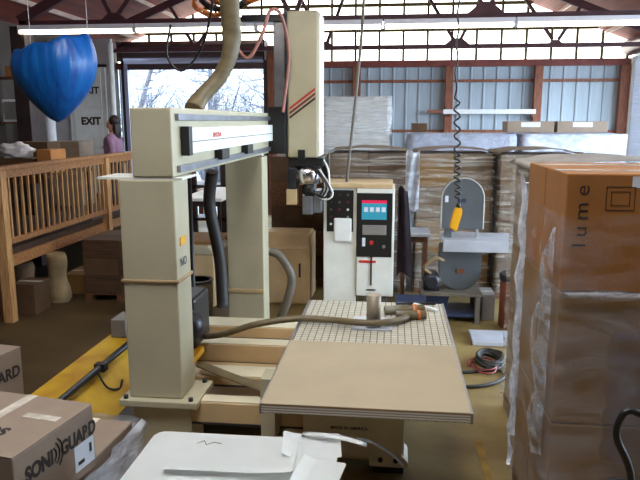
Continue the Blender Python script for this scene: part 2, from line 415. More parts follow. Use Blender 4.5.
for y in (6.3,):  # added unseen row, put in to light the router bed
    for i in range(2, 5):
        strip_light(-6.25 + i * 2.02, y, 'white fluorescent strip light hung on rods above the router bed', 'fluorescent strips overhead')

# back roll-up door, raised: hood, curtain roll, guides
t = thing('rollup_door', 'raised metal roll-up door with dark hood above the bright trees', 'door', (-5.4, 17.4, 4.0))
MB().prism([(17.2, 4.2), (17.62, 4.16), (17.62, 4.62), (17.3, 4.62), (17.16, 4.5)], 'X', -7.3, -3.4, .02).build('hood', M['hood'], t)
MB().tube([(-7.25, 17.42, 4.17), (-3.45, 17.42, 4.17)], .12, 16).build('rolled_curtain', M['curtain'], t)
MB().box(-7.25, -3.45, 17.44, 17.5, 3.9, 4.1).build('bottom_bar', M['hood'], t)
for x in (-7.25, -3.41):
    MB().box(x - .05, x + .05, 17.42, 17.54, 0, 4.15).build('guide_rail', M['curtain'] if x < -5 else M['dark_post'], t)
for x in (-7.32, -3.38):
    MB().box(x - .02, x + .02, 17.1, 17.62, 4.1, 4.6).build('end_bracket', M['dark_post'], t)
# right roll-up door: far panel only, unseen rest left open for daylight
t = thing('rollup_door', 'roll-up door in the right side wall with dark hood and pale blue panel', 'door', (5.95, 15, 0))
MB().lathe([(.2, 0), (.2, 4.75)], (5.78, 12.75, 4.34), 18, 'Y').build('hood', M['hood'], t)
mb = MB()
z = 0.0
while z < 4.1:
    mb.box(5.93, 5.98, 16.6, 17.5, z, min(z + .1, 4.12), .012, seg=1); z += .102
mb.build('curtain', M['door_sheet'], t)
MB().box(5.86, 5.99, 17.46, 17.54, 0, 4.12).build('guide_rail', M['paint_white'], t)  # white paint stands in for bright light through the door gap

# ------------------------------------------------------------------ outside: slope, trees
struct('hill', MB().sheet(40, 16, lambda u, v: (-30 + 50 * u, 27 + 22 * v, -.4 + 10 * v ** 1.2 + .5 * noise.noise((u * 12, v * 8, 0)))), M['ground'])
def tree(x, y, h, seed, label, lean=0):
    rnd = random.Random(seed)
    t = thing('bare_tree', label, 'tree', (x, y, -.3), 'bare trees outside the open door')
    top = (x + lean, y, h)
    tr = MB(); tr.tube(spline([(x, y, -.4), (x + lean * .3, y, h * .4), top], 6), [.16 - .12 * i / 12 for i in range(13)], 8)
    tr.build('trunk', M['bark'], t)
    br = MB()
    for i in range(46):
        f = .18 + .8 * rnd.random(); a = rnd.uniform(0, 2 * PI); ln = rnd.uniform(.8, 2.4) * (1.15 - f * .6)
        p = Vector((x + lean * f, y, h * f)); q = p + Vector((math.cos(a) * ln, math.sin(a) * ln, ln * rnd.uniform(.1, .8)))
        mid = (p + q) / 2 + Vector((0, 0, -.12 * ln))
        br.tube([p, mid, q], [.035, .022, .008], 5)
        for k in range(5):
            b = mid.lerp(q, rnd.random()); e = b + Vector((rnd.uniform(-1, 1), rnd.uniform(-1, 1), rnd.uniform(-.3, 1))) * .6
            br.tube([b, e], [.012, .004], 4)
    br.build('branches', M['twig'], t)
tree(-10.2, 24, 7.5, 1, 'leaning bare tree at the left edge of the open doorway', 2.4)
tree(-8.0, 28, 9.0, 2, 'bare tree seen past the tan duct in the doorway', .3)
tree(-4.6, 25, 8, 3, 'bare tree at the right part of the open doorway', -.4)
def bush(x, y, h, seed, label):
    rnd = random.Random(seed)
    mb = MB()
    for i in range(120):
        a = rnd.uniform(0, 2 * PI); ln = h * rnd.uniform(.5, 1); r = rnd.uniform(0, h * .42)
        p = Vector((x, y, -.3)); q = p + Vector((math.cos(a) * r, math.sin(a) * r, ln))
        m_ = p.lerp(q, .6) + Vector((rnd.uniform(-.2, .2), 0, .1))
        mb.tube([p, m_, q], [.02, .014, .005], 4)
        for k in range(7):
            b = m_.lerp(q, rnd.random()); e = b + Vector((rnd.uniform(-1, 1), rnd.uniform(-1, 1), rnd.uniform(-.2, .8))) * .5
            mb.tube([b, e], [.01, .003], 4)
    tag(mb.build('bare_shrub', M['twig']), label, 'shrub', 'bare shrubs outside the open door')
bush(-8.6, 22.5, 4.2, 5, 'twiggy leafless shrub outside, left of the tan duct')
bush(-6.2, 22.2, 4.6, 6, 'twiggy leafless shrub outside, beside the right door guide')
bush(-3.9, 21.6, 4.4, 8, 'twiggy leafless shrub outside, behind the beam of the machine')

# ------------------------------------------------------------------ raised deck with rail, left
RXl = -4.85
struct('deck_floor', MB().box(XL, RXl - .06, 7.62, YB - .2, .82, .92), M['deck'])
struct('trim_40', MB().box(RXl - .05, RXl + .0, 7.62, 17.5, .70, .84), M['wood'])
for y in (7.7, 10.2, 13.2, 16.5):
    struct('deck_post', MB().box(RXl - .19, RXl - .07, y - .06, y + .06, 0, .82), M['wood_dark'])
t = thing('deck_railing', 'wooden railing with thin upright balusters along the raised deck', 'railing', (RXl, 7.6, .92))
MB().box(RXl - .09, RXl + .06, 7.5, 14.2, 1.94, 1.99, .008).build('top_rail', M['wood'], t)
MB().box(RXl - .03, RXl + .03, 7.62, 14.2, 1.84, 1.94).build('upper_rail', M['wood'], t)
MB().box(RXl - .03, RXl + .03, 7.62, 14.2, 1.0, 1.07).build('bottom_rail', M['wood'], t)
for y in (7.56, 10.55, 14.15):
    MB().box(RXl - .06, RXl + .06, y - .06, y + .06, .0 if y < 8 else .6, 1.94).build('newel_post', M['wood_v'], t)
b0 = MB().box(RXl - .014, RXl + .014, 7.73, 7.758, 1.07, 1.84).build('baluster', M['wood_v'], t)
for i in range(1, 43):
    y = .15 * i
    if abs(7.74 + y - 10.55) < .09: continue
    b = b0.copy(); C.objects.link(b); b.parent = t; b.location = (0, y, 0)

# partition and stencilled door beyond the deck
struct('wall_partition', MB().box(XL, -6.16, 14.06, 14.16, .92, 4.3), M['wall_grey'])
t = thing('panel_door', 'tall grey door stencilled EXIT twice behind the person in lilac', 'door', (-6.7, 14, .93))
MB().box(-7.16, -6.3, 14.0, 14.055, .93, 3.7, .006).build('door_leaf', M['door_grey'], t)
for z0, z1 in ((1.05, 1.9), (1.98, 2.78), (2.86, 3.6)):
    MB().box(-7.06, -6.4, 13.985, 14.0, z0, z1, .006).build('raised_panel', M['door_grey'], t)
MB().box(-7.2, -6.26, 13.99, 14.055, 3.7, 3.76).build('head_trim', M['dark_post'], t)
text('lettering', 'EXIT', M['ink_soft'], t, (-6.86, 13.98, 3.14), FRONT, .2, .008)
text('lettering', 'EXIT', M['ink_soft'], t, (-6.9, 13.98, 2.47), FRONT, .22, .01)
MB().tube([(-6.42, 13.97, 1.95), (-6.42, 13.95, 1.98), (-6.36, 13.94, 1.98)], .02, 8).build('handle', M['steel'], t)
tag(MB().tube([(-6.1, 13.9, .92), (-6.1, 13.9, 4.2)], .06, 14).build('standpipe', M['white_p']), 'white upright pipe standing beside the stencilled grey door', 'pipe')

# things on the deck
def carton(name, label, x0, x1, y0, y1, z0, z1, m='card', group=None, cat='box', flap=True, tape=True):
    t = thing(name, label, cat, ((x0 + x1) / 2, (y0 + y1) / 2, z0), group)
    MB().box(x0, x1, y0, y1, z0, z1 - .004, .006).build('carton_body', M[m], t)
    ym = (y0 + y1) / 2
    if flap:
        MB().box(x0, x1, y0, ym - .004, z1 - .004, z1, .001).build('flap', M[m], t)
        MB().box(x0, x1, ym + .004, y1, z1 - .004, z1, .001).build('flap', M[m], t)
    if tape: MB().box(x0 - .002, x1 + .002, ym - .03, ym + .03, z1 - .001, z1 + .002).build('tape', M['tape'], t)
    return t
DB = .92
def table(name, label, x0, x1, y0, y1, z0, z1, m, lm, cat='table', group=None, leg=.05):
    t = thing(name, label, cat, ((x0 + x1) / 2, (y0 + y1) / 2, z0), group)
    MB().box(x0, x1, y0, y1, z1 - .05, z1, .008).build('table_top', M[m], t)
    for sx in (x0 + .06, x1 - .06):
        for sy in (y0 + .06, y1 - .06):
            MB().box(sx - leg / 2, sx + leg / 2, sy - leg / 2, sy + leg / 2, z0, z1 - .05).build('leg', M[lm], t)
    MB().box(x0 + .06, x1 - .06, y0 + .05, y0 + .08, z1 - .13, z1 - .05).build('apron', M[lm], t)
    return t
table('packing_table', 'brown packing table on the deck holding cartons and a white bag', -7.0, -4.98, 8.9, 10.4, DB, 1.78, 'wood_dark', 'wood_dark')
carton('cardboard_box', 'long low brown carton under the white bag on the deck', -6.3, -5.28, 9.1, 9.55, 1.78, 2.0, 'card_dark')
carton('cardboard_box', 'pale carton with taped edge nearest the hanging tarpaulin tip', -5.24, -5.02, 9.15, 9.6, 1.78, 2.13, 'orange_card')
carton('cardboard_box', 'wide tan carton on the deck left of the person in lilac', -6.6, -5.95, 11.9, 12.5, DB, 2.16, 'card_pale')
carton('cardboard_box', 'small dark carton stacked behind the white bag', -5.9, -5.45, 9.85, 10.25, 1.78, 2.22, 'card_dark')
tag(MB().blob((-5.62, 9.3, 2.09), (.24, .2, .13), amp=.5, fr=2.2).build('plastic_bag', M['bag_white']), 'crumpled white plastic bag lying on the brown carton', 'bag')
tag(MB().box(-6.9, -5.6, 8.92, 9.06, 1.782, 1.83, .01).build('folded_cloth', M['bag_white']), 'folded pale cloth lying at the front of the packing table', 'cloth')
t = thing('shelf_unit', 'dark open shelf unit behind the packing table on the deck', 'shelf', (-6.6, 11.4, DB))
for x in (-7.3, -6.5):
    MB().box(x - .03, x + .03, 11.3, 11.7, DB, 3.6).build('upright', M['dark_post'], t)
for z in (1.6, 2.5, 3.3):
    MB().box(-7.27, -6.53, 11.3, 11.7, z, z + .03).build('shelf', M['wood_dark'], t)
t = thing('framed_screen', 'white framed grey screen standing on the dark shelf unit', 'screen', (-6.9, 11.4, 2.53))
MB().box(-7.1, -6.72, 11.36, 11.4, 2.53, 2.93, .01).build('frame', M['white_p'], t)
MB().box(-7.06, -6.76, 11.35, 11.36, 2.57, 2.89).build('screen_panel', M['grey_box'], t)
carton('cardboard_box', 'small orange carton on the top of the dark shelf unit', -6.98, -6.7, 11.35, 11.6, 3.33, 3.52, 'orange_card')
tag(MB().prism([(-7.57, .92), (-7.3, .92), (-7.3, 3.15), (-7.57, 3.15)], 'Y', 13.2, 13.24).build('plywood_sheet', M['orange_card']), 'narrow orange plywood sheet standing upright left of the grey door', 'board')
for i, (x, m, h, lb) in enumerate(((-7.28, 'white_p', 2.85, 'white roll standing on the deck behind the hanging tarpaulin tip'), (-7.05, 'dark_red', 2.55, 'dark red roll standing beside the white roll'), (-6.82, 'label', 2.7, 'pale blue roll standing beside the dark red roll'))):
    t = thing('fabric_roll', lb, 'roll', (x, 12.5, DB), 'upright rolls on the deck')
    MB().lathe([(.06, DB), (.1, DB), (.1, h), (.04, h)], (x, 12.5, 0), 16).build('roll_body', M[m], t)
    MB().lathe([(.035, h - .01), (.035, h + .03)], (x, 12.5, 0), 12).build('core', M['card'], t)

# the woman on the deck, in profile, facing left
px_, py_ = -5.13, 11.6
w = thing('person', 'person with long dark hair in a lilac sweater standing behind the railing', 'person', (px_, py_, DB))
def W(dx, dy, dz, r): return (px_ + dx, py_ + dy, DB + dz, r)
bp = [W(0, 0, .86, .13), W(0, 0, 1.02, .115), W(-.01, 0, 1.2, .13), W(.01, 0, 1.33, .10), W(0, 0, 1.41, .05), W(-.01, 0, 1.46, .05),
      W(0, -.09, .8, .10), W(.0, -.1, .46, .062), W(.03, -.1, .09, .042), W(-.12, -.1, .035, .032),
      W(0, .09, .8, .10), W(-.02, .1, .46, .062), W(.0, .1, .09, .042), W(-.15, .1, .035, .032),
      W(.01, -.17, 1.33, .06), W(.08, -.22, 1.08, .045), W(-.08, -.22, .92, .032), W(-.14, -.22, .9, .03),
      W(.01, .17, 1.33, .06), W(.04, .22, 1.08, .045), W(-.12, .2, .93, .032), W(-.18, .2, .91, .03)]
be = [(0, 1), (1, 2), (2, 3), (3, 4), (4, 5), (0, 6), (6, 7), (7, 8), (8, 9), (0, 10), (10, 11), (11, 12), (12, 13), (3, 14), (14, 15), (15, 16), (16, 17), (3, 18), (18, 19), (19, 20), (20, 21)]
for hi, hy in ((17, -.22), (21, .2)):
    hx, hz = bp[hi][0], bp[hi][2]
    for k, (oy, ln) in enumerate(((-.03, .06), (-.01, .075), (.01, .07), (.03, .055))):
        i0 = len(bp); bp.append((hx - .03, py_ + hy + oy, hz - .005, .009)); bp.append((hx - .03 - ln * .6, py_ + hy + oy, hz - .015, .008)); bp.append((hx - .03 - ln, py_ + hy + oy * .9, hz - .035, .007))
        be += [(hi, i0), (i0, i0 + 1), (i0 + 1, i0 + 2)]
    i0 = len(bp); bp.append((hx + .01, py_ + hy + .035, hz + .005, .01)); bp.append((hx - .03, py_ + hy + .05, hz - .01, .008)); be += [(hi, i0), (i0, i0 + 1)]
i0 = len(bp)
bp += [W(-.015, 0, 1.53, .075), W(-.02, 0, 1.61, .085), W(-.005, 0, 1.68, .06)]; be += [(5, i0), (i0, i0 + 1), (i0 + 1, i0 + 2)]
i1 = len(bp); bp += [W(-.085, 0, 1.555, .02), W(-.125, 0, 1.545, .012), W(-.07, 0, 1.485, .028)]; be += [(i0 + 1, i1), (i1, i1 + 1), (i0, i1 + 2)]
skin('body', bp, be, M['skin'], w, 2)
tp = [W(0, 0, .84, .19), W(0, 0, 1.02, .18), W(-.015, 0, 1.2, .19), W(.01, 0, 1.33, .115), W(0, 0, 1.4, .06),
      W(.01, -.17, 1.33, .078), W(.08, -.22, 1.08, .062), W(-.05, -.22, .94, .05), W(.01, .17, 1.33, .078), W(.04, .22, 1.08, .062), W(-.09, .2, .945, .05)]
skin('sweater', tp, [(0, 1), (1, 2), (2, 3), (3, 4), (3, 5), (5, 6), (6, 7), (3, 8), (8, 9), (9, 10)], M['lilac'], w, 2)
lp = [W(0, 0, .86, .14), W(0, -.09, .8, .115), W(0, -.1, .46, .078), W(.03, -.1, .06, .06), W(0, .09, .8, .115), W(-.02, .1, .46, .078), W(0, .1, .06, .06)]
skin('trousers', lp, [(0, 1), (1, 2), (2, 3), (0, 4), (4, 5), (5, 6)], M['jeans'], w, 2)
mb = MB(); mb.blob((px_ + .05, py_, DB + 1.63), (.105, .108, .105)); mb.blob((px_ + .085, py_, DB + 1.47), (.065, .11, .2), amp=.2)
mb.build('hair', M['hair'], w)
for s in (-1, 1):
    MB().blob((px_ - .098, py_ + s * .035, DB + 1.585), (.01, .014, .008), 6).build('eye', M['ink'], w)
MB().blob((px_ - .1, py_, DB + 1.505), (.012, .024, .008), 6).build('mouth', M['dark_red'], w)

# hanging blue tarpaulin bundle
tc = Vector((-3.73, 7.0, 0))
t = thing('hanging_tarpaulin', 'bright blue tarpaulin bundle hanging from the roof at upper left', 'tarpaulin', (-3.78, 7, 3.35))
mb = MB(); prof = [(3.33, .0), (3.36, .25), (3.38, .38), (3.3, .43), (3.15, .46), (3.0, .43), (2.87, .36), (2.75, .27), (2.64, .16), (2.57, .08), (2.53, .0)]
prof = [(z, r) for z, r in prof]
n = 72; rings = []
sp = spline([(r, 0, z) for z, r in prof], 4)
for q in sp:
    ring = []
    for k in range(n):
        a = 2 * PI * k / n; fold = 1 + .02 * math.sin(a * 5 + q.z * 2) + .016 * math.sin(a * 23 + 2 + q.z * 4) * min(1, (q.z - 2.5) * 1.4)
        r = max(q.x, .002) * fold; tl = .075 * math.cos(a - .3) * max(0, (q.z - 2.9)) / .4+ .012 * math.sin(a * 7 + 1) * max(0, (q.z - 3.1)) / .2
        ring.append(mb.bm.verts.new((tc.x + r * math.cos(a), tc.y + r * math.sin(a) * .8, q.z + tl)))
    rings.append(ring)
for i in range(len(rings) - 1):
    for k in range(n):
        f = mb.bm.faces.new((rings[i][k], rings[i + 1][k], rings[i + 1][(k + 1) % n], rings[i][(k + 1) % n])); f.smooth = True
mb.build('tarpaulin_bag', M['tarp'], t)
for a in (.1, 2.6):
    x, y = tc.x + .4 * math.cos(a), tc.y + .32 * math.sin(a)
    MB().tube([(x, y, 3.36), (x, y, rz(x) - .02)], .003, 6).build('hanging_rope', M['white_p'], t)

# ------------------------------------------------------------------ under and beside the deck
def sack(name, label, x, y, z0, r, h, m='bag'):
    mb = MB(); rings = []
    for i in range(13):
        f = i / 12; rr = r * (1.0 - .25 * f + .1 * math.sin(f * 9)) * (1 if 0 < i else .8)
        rings.append([mb.bm.verts.new((x + rr * math.cos(2 * PI * k / 20) * (1 + .12 * noise.noise((k * .8, f * 4, x))), y + .7 * rr * math.sin(2 * PI * k / 20), z0 + h * f + .03 * noise.noise((k * .6, 3, x)) * f)) for k in range(20)])
    for i in range(12):
        for k in range(20):
            f = mb.bm.faces.new((rings[i][k], rings[i][(k + 1) % 20], rings[i + 1][(k + 1) % 20], rings[i + 1][k])); f.smooth = True
    mb.bm.faces.new(rings[0]); mb.bm.faces.new(rings[-1])
    return tag(mb.build(name, M[m]), label, 'sack')
sack('canvas_sack', 'tall pale sack standing on the floor under the deck edge', -4.72, 8.55, 0, .17, .7)
carton('cardboard_box', 'brown carton on the floor under the near end of the deck', -5.0, -4.68, 7.85, 8.25, 0, .42, 'card_dark')
sack('canvas_sack', 'slumped brown sack leaning behind the carton under the deck', -5.1, 8.3, .0, .2, .62, 'card_grey')
carton('cardboard_box', 'flat open carton lying under the deck beside the pale sack', -4.85, -4.42, 8.95, 9.5, 0, .3, 'card')
def pallet(x0, x1, y0, y1, z0, parent, m='wood_dark'):
    mb = MB()
    for i in range(5):
        y = y0 + (y1 - y0 - .1) * i / 4; mb.box(x0, x1, y, y + .1, z0 + .1, z0 + .12)
    for i in range(3):
        x = x0 + (x1 - x0 - .1) * i / 2; mb.box(x, x + .1, y0, y1, z0, z0 + .1)
    return mb.build('pallet', M[m], parent)
def film_shell(x0, x1, y0, y1, z0, z1, m, parent, amp=.012, seed=0, top=True):
    mb = MB(); d = .02
    x0 -= d; x1 += d; y0 -= d; y1 += d
    per = [(x0, y0), (x1, y0), (x1, y1), (x0, y1)]
    pts = []
    for i in range(4):
        a, b = per[i], per[(i + 1) % 4]; nn = 14
        for k in range(nn): pts.append((a[0] + (b[0] - a[0]) * k / nn, a[1] + (b[1] - a[1]) * k / nn))
    cx, cy = (x0 + x1) / 2, (y0 + y1) / 2; nz = 20; R = []
    for j in range(nz + 1):
        z = z0 + (z1 - z0) * j / nz; ring = []
        for x, y in pts:
            k = abs(noise.noise((x * 6 + seed, y * 6, z * 9))) * amp * 1.6
            v = Vector((x - cx, y - cy)).normalized() * k
            ring.append(mb.bm.verts.new((x + v.x, y + v.y, z)))
        R.append(ring)
    N = len(pts)
    for j in range(nz):
        for k in range(N):
            f = mb.bm.faces.new((R[j][k], R[j][(k + 1) % N], R[j + 1][(k + 1) % N], R[j + 1][k])); f.smooth = True
    if top: mb.bm.faces.new(R[-1])
    return mb.build('stretch_film', m, parent)
def load(name, label, x0, x1, y0, y1, z1, nx, ny, nz, cm, fm, cover=None, group=None, amp=.012, ftop=True, z0=0, fz=None):
    t = thing(name, label, 'pallet load', ((x0 + x1) / 2, (y0 + y1) / 2, z0), group)
    pallet(x0, x1, y0, y1, z0, t)
    zb = z0 + .122; g = .004
    for i in range(nx):
        for j in range(ny):
            for k in range(nz):
                a, b = x0 + (x1 - x0) * i / nx + g, x0 + (x1 - x0) * (i + 1) / nx - g
                c, d = y0 + (y1 - y0) * j / ny + g, y0 + (y1 - y0) * (j + 1) / ny - g
                e, f = zb + (z1 - zb) * k / nz, zb + (z1 - zb) * (k + 1) / nz - g
                MB().box(a, b, c, d, e, f, .008).build('carton', M[cm] if not isinstance(cm, list) else M[cm[(i + j + k) % len(cm)]], t)
    if fm: film_shell(x0, x1, y0, y1, z0 + .05, fz or z1 + .012, M[fm], t, amp, x0 * 3, ftop)
    if cover:
        ov = .05
        MB().sheet(24, 12, lambda u, v: (x0 - ov + (x1 - x0 + 2 * ov) * u, y0 - ov + (y1 - y0 + 2 * ov) * v, z1 + .03 + .05 * math.sin(PI * u) + .012 * noise.noise((u * 6, v * 4, x0)) - (.03 if u in (0, 1) else 0)), .012).build('cover_sheet', M[cover], t)
    return t
load('pallet_load', 'low stack of dark brown cartons on the floor beyond the yellow beam', -4.36, -3.3, 8.6, 9.45, .9, 2, 2, 3, ['crate', 'card_dark'], None)

# ------------------------------------------------------------------ pallet loads in front of the back wall
load('pallet_load', 'wrapped brown load with sagging pale cover directly behind the control cabinet', -.93, .2, 9.6, 10.7, 2.08, 2, 2, 4, ['card_dark', 'card_grey'], 'film_streak', 'card_pale')
load('pallet_load', 'wrapped brown load with pale cover directly behind the band saw', .34, 1.42, 9.6, 10.7, 2.08, 2, 2, 4, ['card_grey', 'card'], 'film_streak', 'card_pale', amp=.025)
load('pallet_load', 'wrapped dark brown load between band saw and near tall cartons', 1.5, 2.6, 9.4, 10.5, 2.08, 2, 2, 4, ['card_dark', 'card_grey'], 'film_streak', 'card_pale', amp=.02)
load('pallet_load', 'dark reddish brown stack behind the spindle of the machine', -1.86, -1.05, 9.8, 10.8, 2.02, 1, 2, 5, ['card_dark', 'wood_dark'], None)
load('pallet_load', 'tallest load, wrapped in white shiny film against the back wall', -1.4, -.1, 13.2, 14.4, 3.02, 2, 2, 4, 'white_p', 'film_white', None, amp=.05)
load('pallet_load', 'long load under wrinkled silver film behind the wrapped brown loads', .3, 2.3, 13.0, 14.2, 2.29, 3, 2, 3, 'card_grey', 'film_silver', None, amp=.05)
load('pallet_load', 'load under pale blue film carrying two flat cartons', 2.48, 4.35, 13.0, 14.2, 2.29, 4, 2, 2, 'panel_blue', 'film_heavy', None, amp=.02)
for x0, x1, lb in ((2.18, 3.06, 'flat brown carton with white label, narrower of the two on the blue film load'), (3.12, 4.05, 'flat brown carton with white label, wider of the two on the blue film load')):
    t = carton('cardboard_box', lb, x0, x1, 13.1, 13.7, 2.33, 2.54, 'card_pale', 'flat cartons on the film load')
    xm = (x0 + x1) / 2
    MB().box(xm - .18, xm + .18, 13.094, 13.1, 2.43, 2.52).build('label_sheet', M['label'], t)
carton('cardboard_box', 'small brown carton standing on the silver film load', .1 + .25, .65, 13.2, 13.6, 2.33, 2.5, 'card_dark')
t = thing('white_bar', 'long white bar lying on two brackets against the back wall', 'bar', (2.4, 17.5, 2.78))
MB().box(1.25, 3.58, 17.36, 17.44, 2.72, 2.84, .01).build('bar', M['white_p'], t)
for x in (1.45, 3.5): MB().box(x - .03, x + .03, 17.3, 17.5, 2.66, 2.72).build('bracket', M['post'], t)
MB().box(.85, 1.3, 17.38, 17.5, 2.74, 2.82).build('wood_block', M['post'], t)
tag(MB().sheet(16, 14, lambda u, v: (.18 + .2 * u, 9.48 + .03 * math.sin(u * 9 + v * 5), 2.12 - .85 * v + .02 * math.sin(u * 7)), .004).build('plastic_film', M['film_heavy']), 'loose pale film hanging between the two covered brown loads', 'film')

# ------------------------------------------------------------------ tall cartons at right
t = thing('pallet_load', 'tall wrapped stack of brown cartons printed lume, nearest at the right', 'pallet load', (1.5, 3.95, 0))
pallet(.9, 2.12, 3.5, 4.45, 0, t)
XS, YS, ZS = ((.9, 1.505), (1.515, 2.12)), ((3.5, 3.97), (3.985, 4.45)), ((.122, .89), (.894, 1.645), (1.65, 2.28))
for a in XS:
    for b in YS:
        for k, c in enumerate(ZS):
            o = MB().box(a[0], a[1], b[0], b[1], c[0], c[1], .008).build('carton', M['card_tan'] if k == 2 else M['card'], t)
            if a == XS[0] and b == YS[0] and k == 2:
                UPR = rotm((0, 0, 1), (-1, 0, 0))
                text('lettering', 'lume', M['ink_soft'], o, (1.015, 3.4985, 1.89), UPR, .105, .0, sx=1.2, space=1.45)
                mb = MB()
                for x0, x1, z0, z1 in ((1.1, 1.245, 2.09, 2.215), (1.125, 1.22, 2.115, 2.19)):
                    q = .004
                    mb.box(x0, x1, 3.4978, 3.5, z0, z0 + q).box(x0, x1, 3.4978, 3.5, z1 - q, z1).box(x0, x0 + q, 3.4978, 3.5, z0, z1).box(x1 - q, x1, 3.4978, 3.5, z0, z1)
                mb.build('square_mark', M['ink_soft'], o)
                MB().box(1.225, 1.36, 3.498, 3.5, 2.21, 2.268).build('label_sheet', M['label'], o)
            if k == 2:
                MB().box(a[0], a[1], (b[0] + b[1]) / 2 - .03, (b[0] + b[1]) / 2 + .03, c[1] - .001, c[1] + .003).build('tape', M['tape'], o)
film_shell(.9, 2.12, 3.5, 4.45, .05, 2.07, M['film'], t, .03, 3, False)
def strip(x0, x1, z, h):
    return MB().sheet(40, 4, lambda u, v: (x0 + (x1 - x0) * u, 3.455 - .012 * math.sin(v * PI) - .008 * noise.noise((u * 20, v * 3, z)), z + h * (v - .5) * (1 + .5 * noise.noise((u * 5, 1, z)))), .002)
strip(.9, 2.12, 1.645, .05).build('film_strip', M['film_heavy'], t)
MB().sheet(20, 30, lambda u, v: (.86 - .012 * math.sin(u * PI) - .02 * abs(noise.noise((u * 4, v * 9, 2))), 3.5 + (.12 + .34 * abs(math.sin(v * 7 + 1))**.5 * math.sin(PI * min(1, v * 1.02 + .02))**.4) * u, .7 + 1.3 * v - .1 * u), .001).build('film_fold', M['film_mid'], t)
MB().sheet(20, 30, lambda u, v: (1.16 + .94 * u + .01 * math.sin(v * 40), 3.452 - .008 * noise.noise((u * 6, v * 9, 2)), .25 + 1.2 * v), .001).build('film_layer', M['film_blue'], t)
MB().tube([(.87 + .012 * math.sin(k * 1.7), 4.47 + .01 * math.sin(k), .1 + .1 * k) for k in range(22)], [.014 + .006 * math.sin(k * 2.3) for k in range(22)], 7).build('film_edge', M['film_heavy'], t)
t = load('pallet_load', 'second tall wrapped stack behind the lume cartons with brown edge board', 1.04, 2.2, 4.72, 5.72, 2.2, 2, 2, 3, ['card', 'card_pale'], 'film_streak', 'cover_grey', amp=.02)
MB().prism([(1.0, 4.68), (1.06, 4.68), (1.06, 4.7), (1.015, 4.7), (1.015, 4.76), (1.0, 4.76)], 'Z', .02, 2.2).build('edge_board', M['drum'], t)
MB().tube([(.985 + .012 * math.sin(k * 1.4), 4.95 + .015 * math.sin(k * .8), .1 + .1 * k) for k in range(21)], [.03 + .008 * math.sin(k * 2.1) for k in range(21)], 7).build('film_edge', M['film_heavy'], t)

# ------------------------------------------------------------------ CNC router
cnc = thing('cnc_router', 'large cream gantry router with two columns, long beam and tall head', 'machine', (-1.2, 5, 0))
def column(y0, y1, zb):
    c = MB().box(-1.94, -1.53, y0, y1, zb, 2.14, .012).build('column', M['paint'], cnc)
    MB().box(-2.0, -1.4, y0 - .06, y1 + .06, zb - .05, zb, .006).build('flange', M['paint'], c)
    for x in (-1.96, -1.46):
        for y in (y0 - .02, y1 + .02):
            MB().lathe([(.018, zb), (.018, zb + .025)], (x, y, 0), 8).build('bolt', M['dark_steel'], c)
    return c
c1 = column(4.42, 4.74, .5)
MB().box(-1.955, -1.515, 4.405, 4.755, 1.39, 1.415, .01).build('strap', M['bag'], c1)
MB().box(-1.528, -1.522, 4.5, 4.62, 1.655, 1.715).build('yellow_label', M['pendant'], c1)
text('lettering', 'NO', M['blue'], c1, (-1.526, 4.49, 1.5), rotm((0, 1, 0), (0, 0, 1)), .09)
c2 = MB().box(-1.94, -1.5, 7.4, 7.72, .06, 2.14, .012).build('column', M['paint'], cnc)
MB().box(-1.95, -1.5, 7.38, 7.41, .53, .57, .004).build('strap', M['paint_warm'], c2)
MB().box(-1.93, -1.47, 4.44, 4.72, .06, .45, .01).build('column_foot', M['paint'], cnc)
for y0, y1 in ((4.42, 4.74), (7.4, 7.72)):
    MB().box(-1.97, -1.43, y0 - .02, y1 + .02, 0, .06, .01).build('foot_plate', M['paint'], cnc)
MB().box(-2.1, -1.47, 4.43, 4.78, 2.14, 2.155).build('shelf_plate', M['paint_white'], cnc)
beam = MB().box(-1.83, -1.53, 4.42, 8.35, 2.157, 2.64, .012).build('crossbeam', M['paint'], cnc)
MB().box(-1.53, -1.5, 4.5, 8.35, 2.55, 2.6, .004).box(-1.53, -1.5, 4.5, 8.35, 2.185, 2.235, .004).build('linear_rail', M['steel'], beam)
MB().box(-1.53, -1.47, 4.68, 6.3, 2.31, 2.5, .006).build('cable_cover', M['paint_white'], beam)
MB().box(-1.53, -1.475, 6.31, 8.1, 2.31, 2.5, .006).build('cable_cover', M['paint_white'], beam)
MB().box(-1.525, -1.463, 4.6, 4.68, 2.3, 2.51, .004).build('cover_end', M['black'], beam)
MB().box(-1.47, -1.4695, 4.7, 8.0, 2.395, 2.401).build('cover_seam', M['dark_steel'], beam)
text('lettering', 'SHODA', M['red'], beam, (-1.468, 5.25, 2.42), rotm((0, 1, 0), (0, 0, 1)), .05, .002, sx=1.5)
for y in (5.5, 6.5):
    MB().box(-1.53, -1.46, y, y + .25, 2.22, 2.31, .004).build('stop_block', M['black'], beam)
# head at far end of the beam
hd = MB().box(-1.3, -.92, 8.0, 8.5, 2.1, 3.84, .025).build('head_cover', M['paint'], cnc)
MB().box(-.925, -.9, 8.02, 8.48, 2.12, 3.82, .008).build('side_panel', M['paint_white'], hd)
MB().box(-1.325, -1.3, 8.0, 8.5, 2.1, 3.84).build('rear_edge', M['dark_steel'], hd)
for i, m in enumerate(('red', 'dark_red', 'maroon')):
    z = 2.68 - .055 * i
    MB().prism([(-1.272, z), (-.955, z + .235), (-.955, z + .263), (-1.272, z + .03)], 'Y', 7.995, 8.001).build('stripe', M[m], hd)
MB().box(-1.53, -1.32, 7.95, 8.55, 2.15, 2.72, .01).build('carriage', M['black'], cnc)
MB().box(-1.47, -1.33, 8.05, 8.45, 2.7, 3.78, .01).build('cable_mast', M['steel'], cnc)
MB().box(-1.85, -1.33, 8.0, 8.1, 3.72, 3.8, .004).build('mast_arm', M['dark_steel'], cnc)
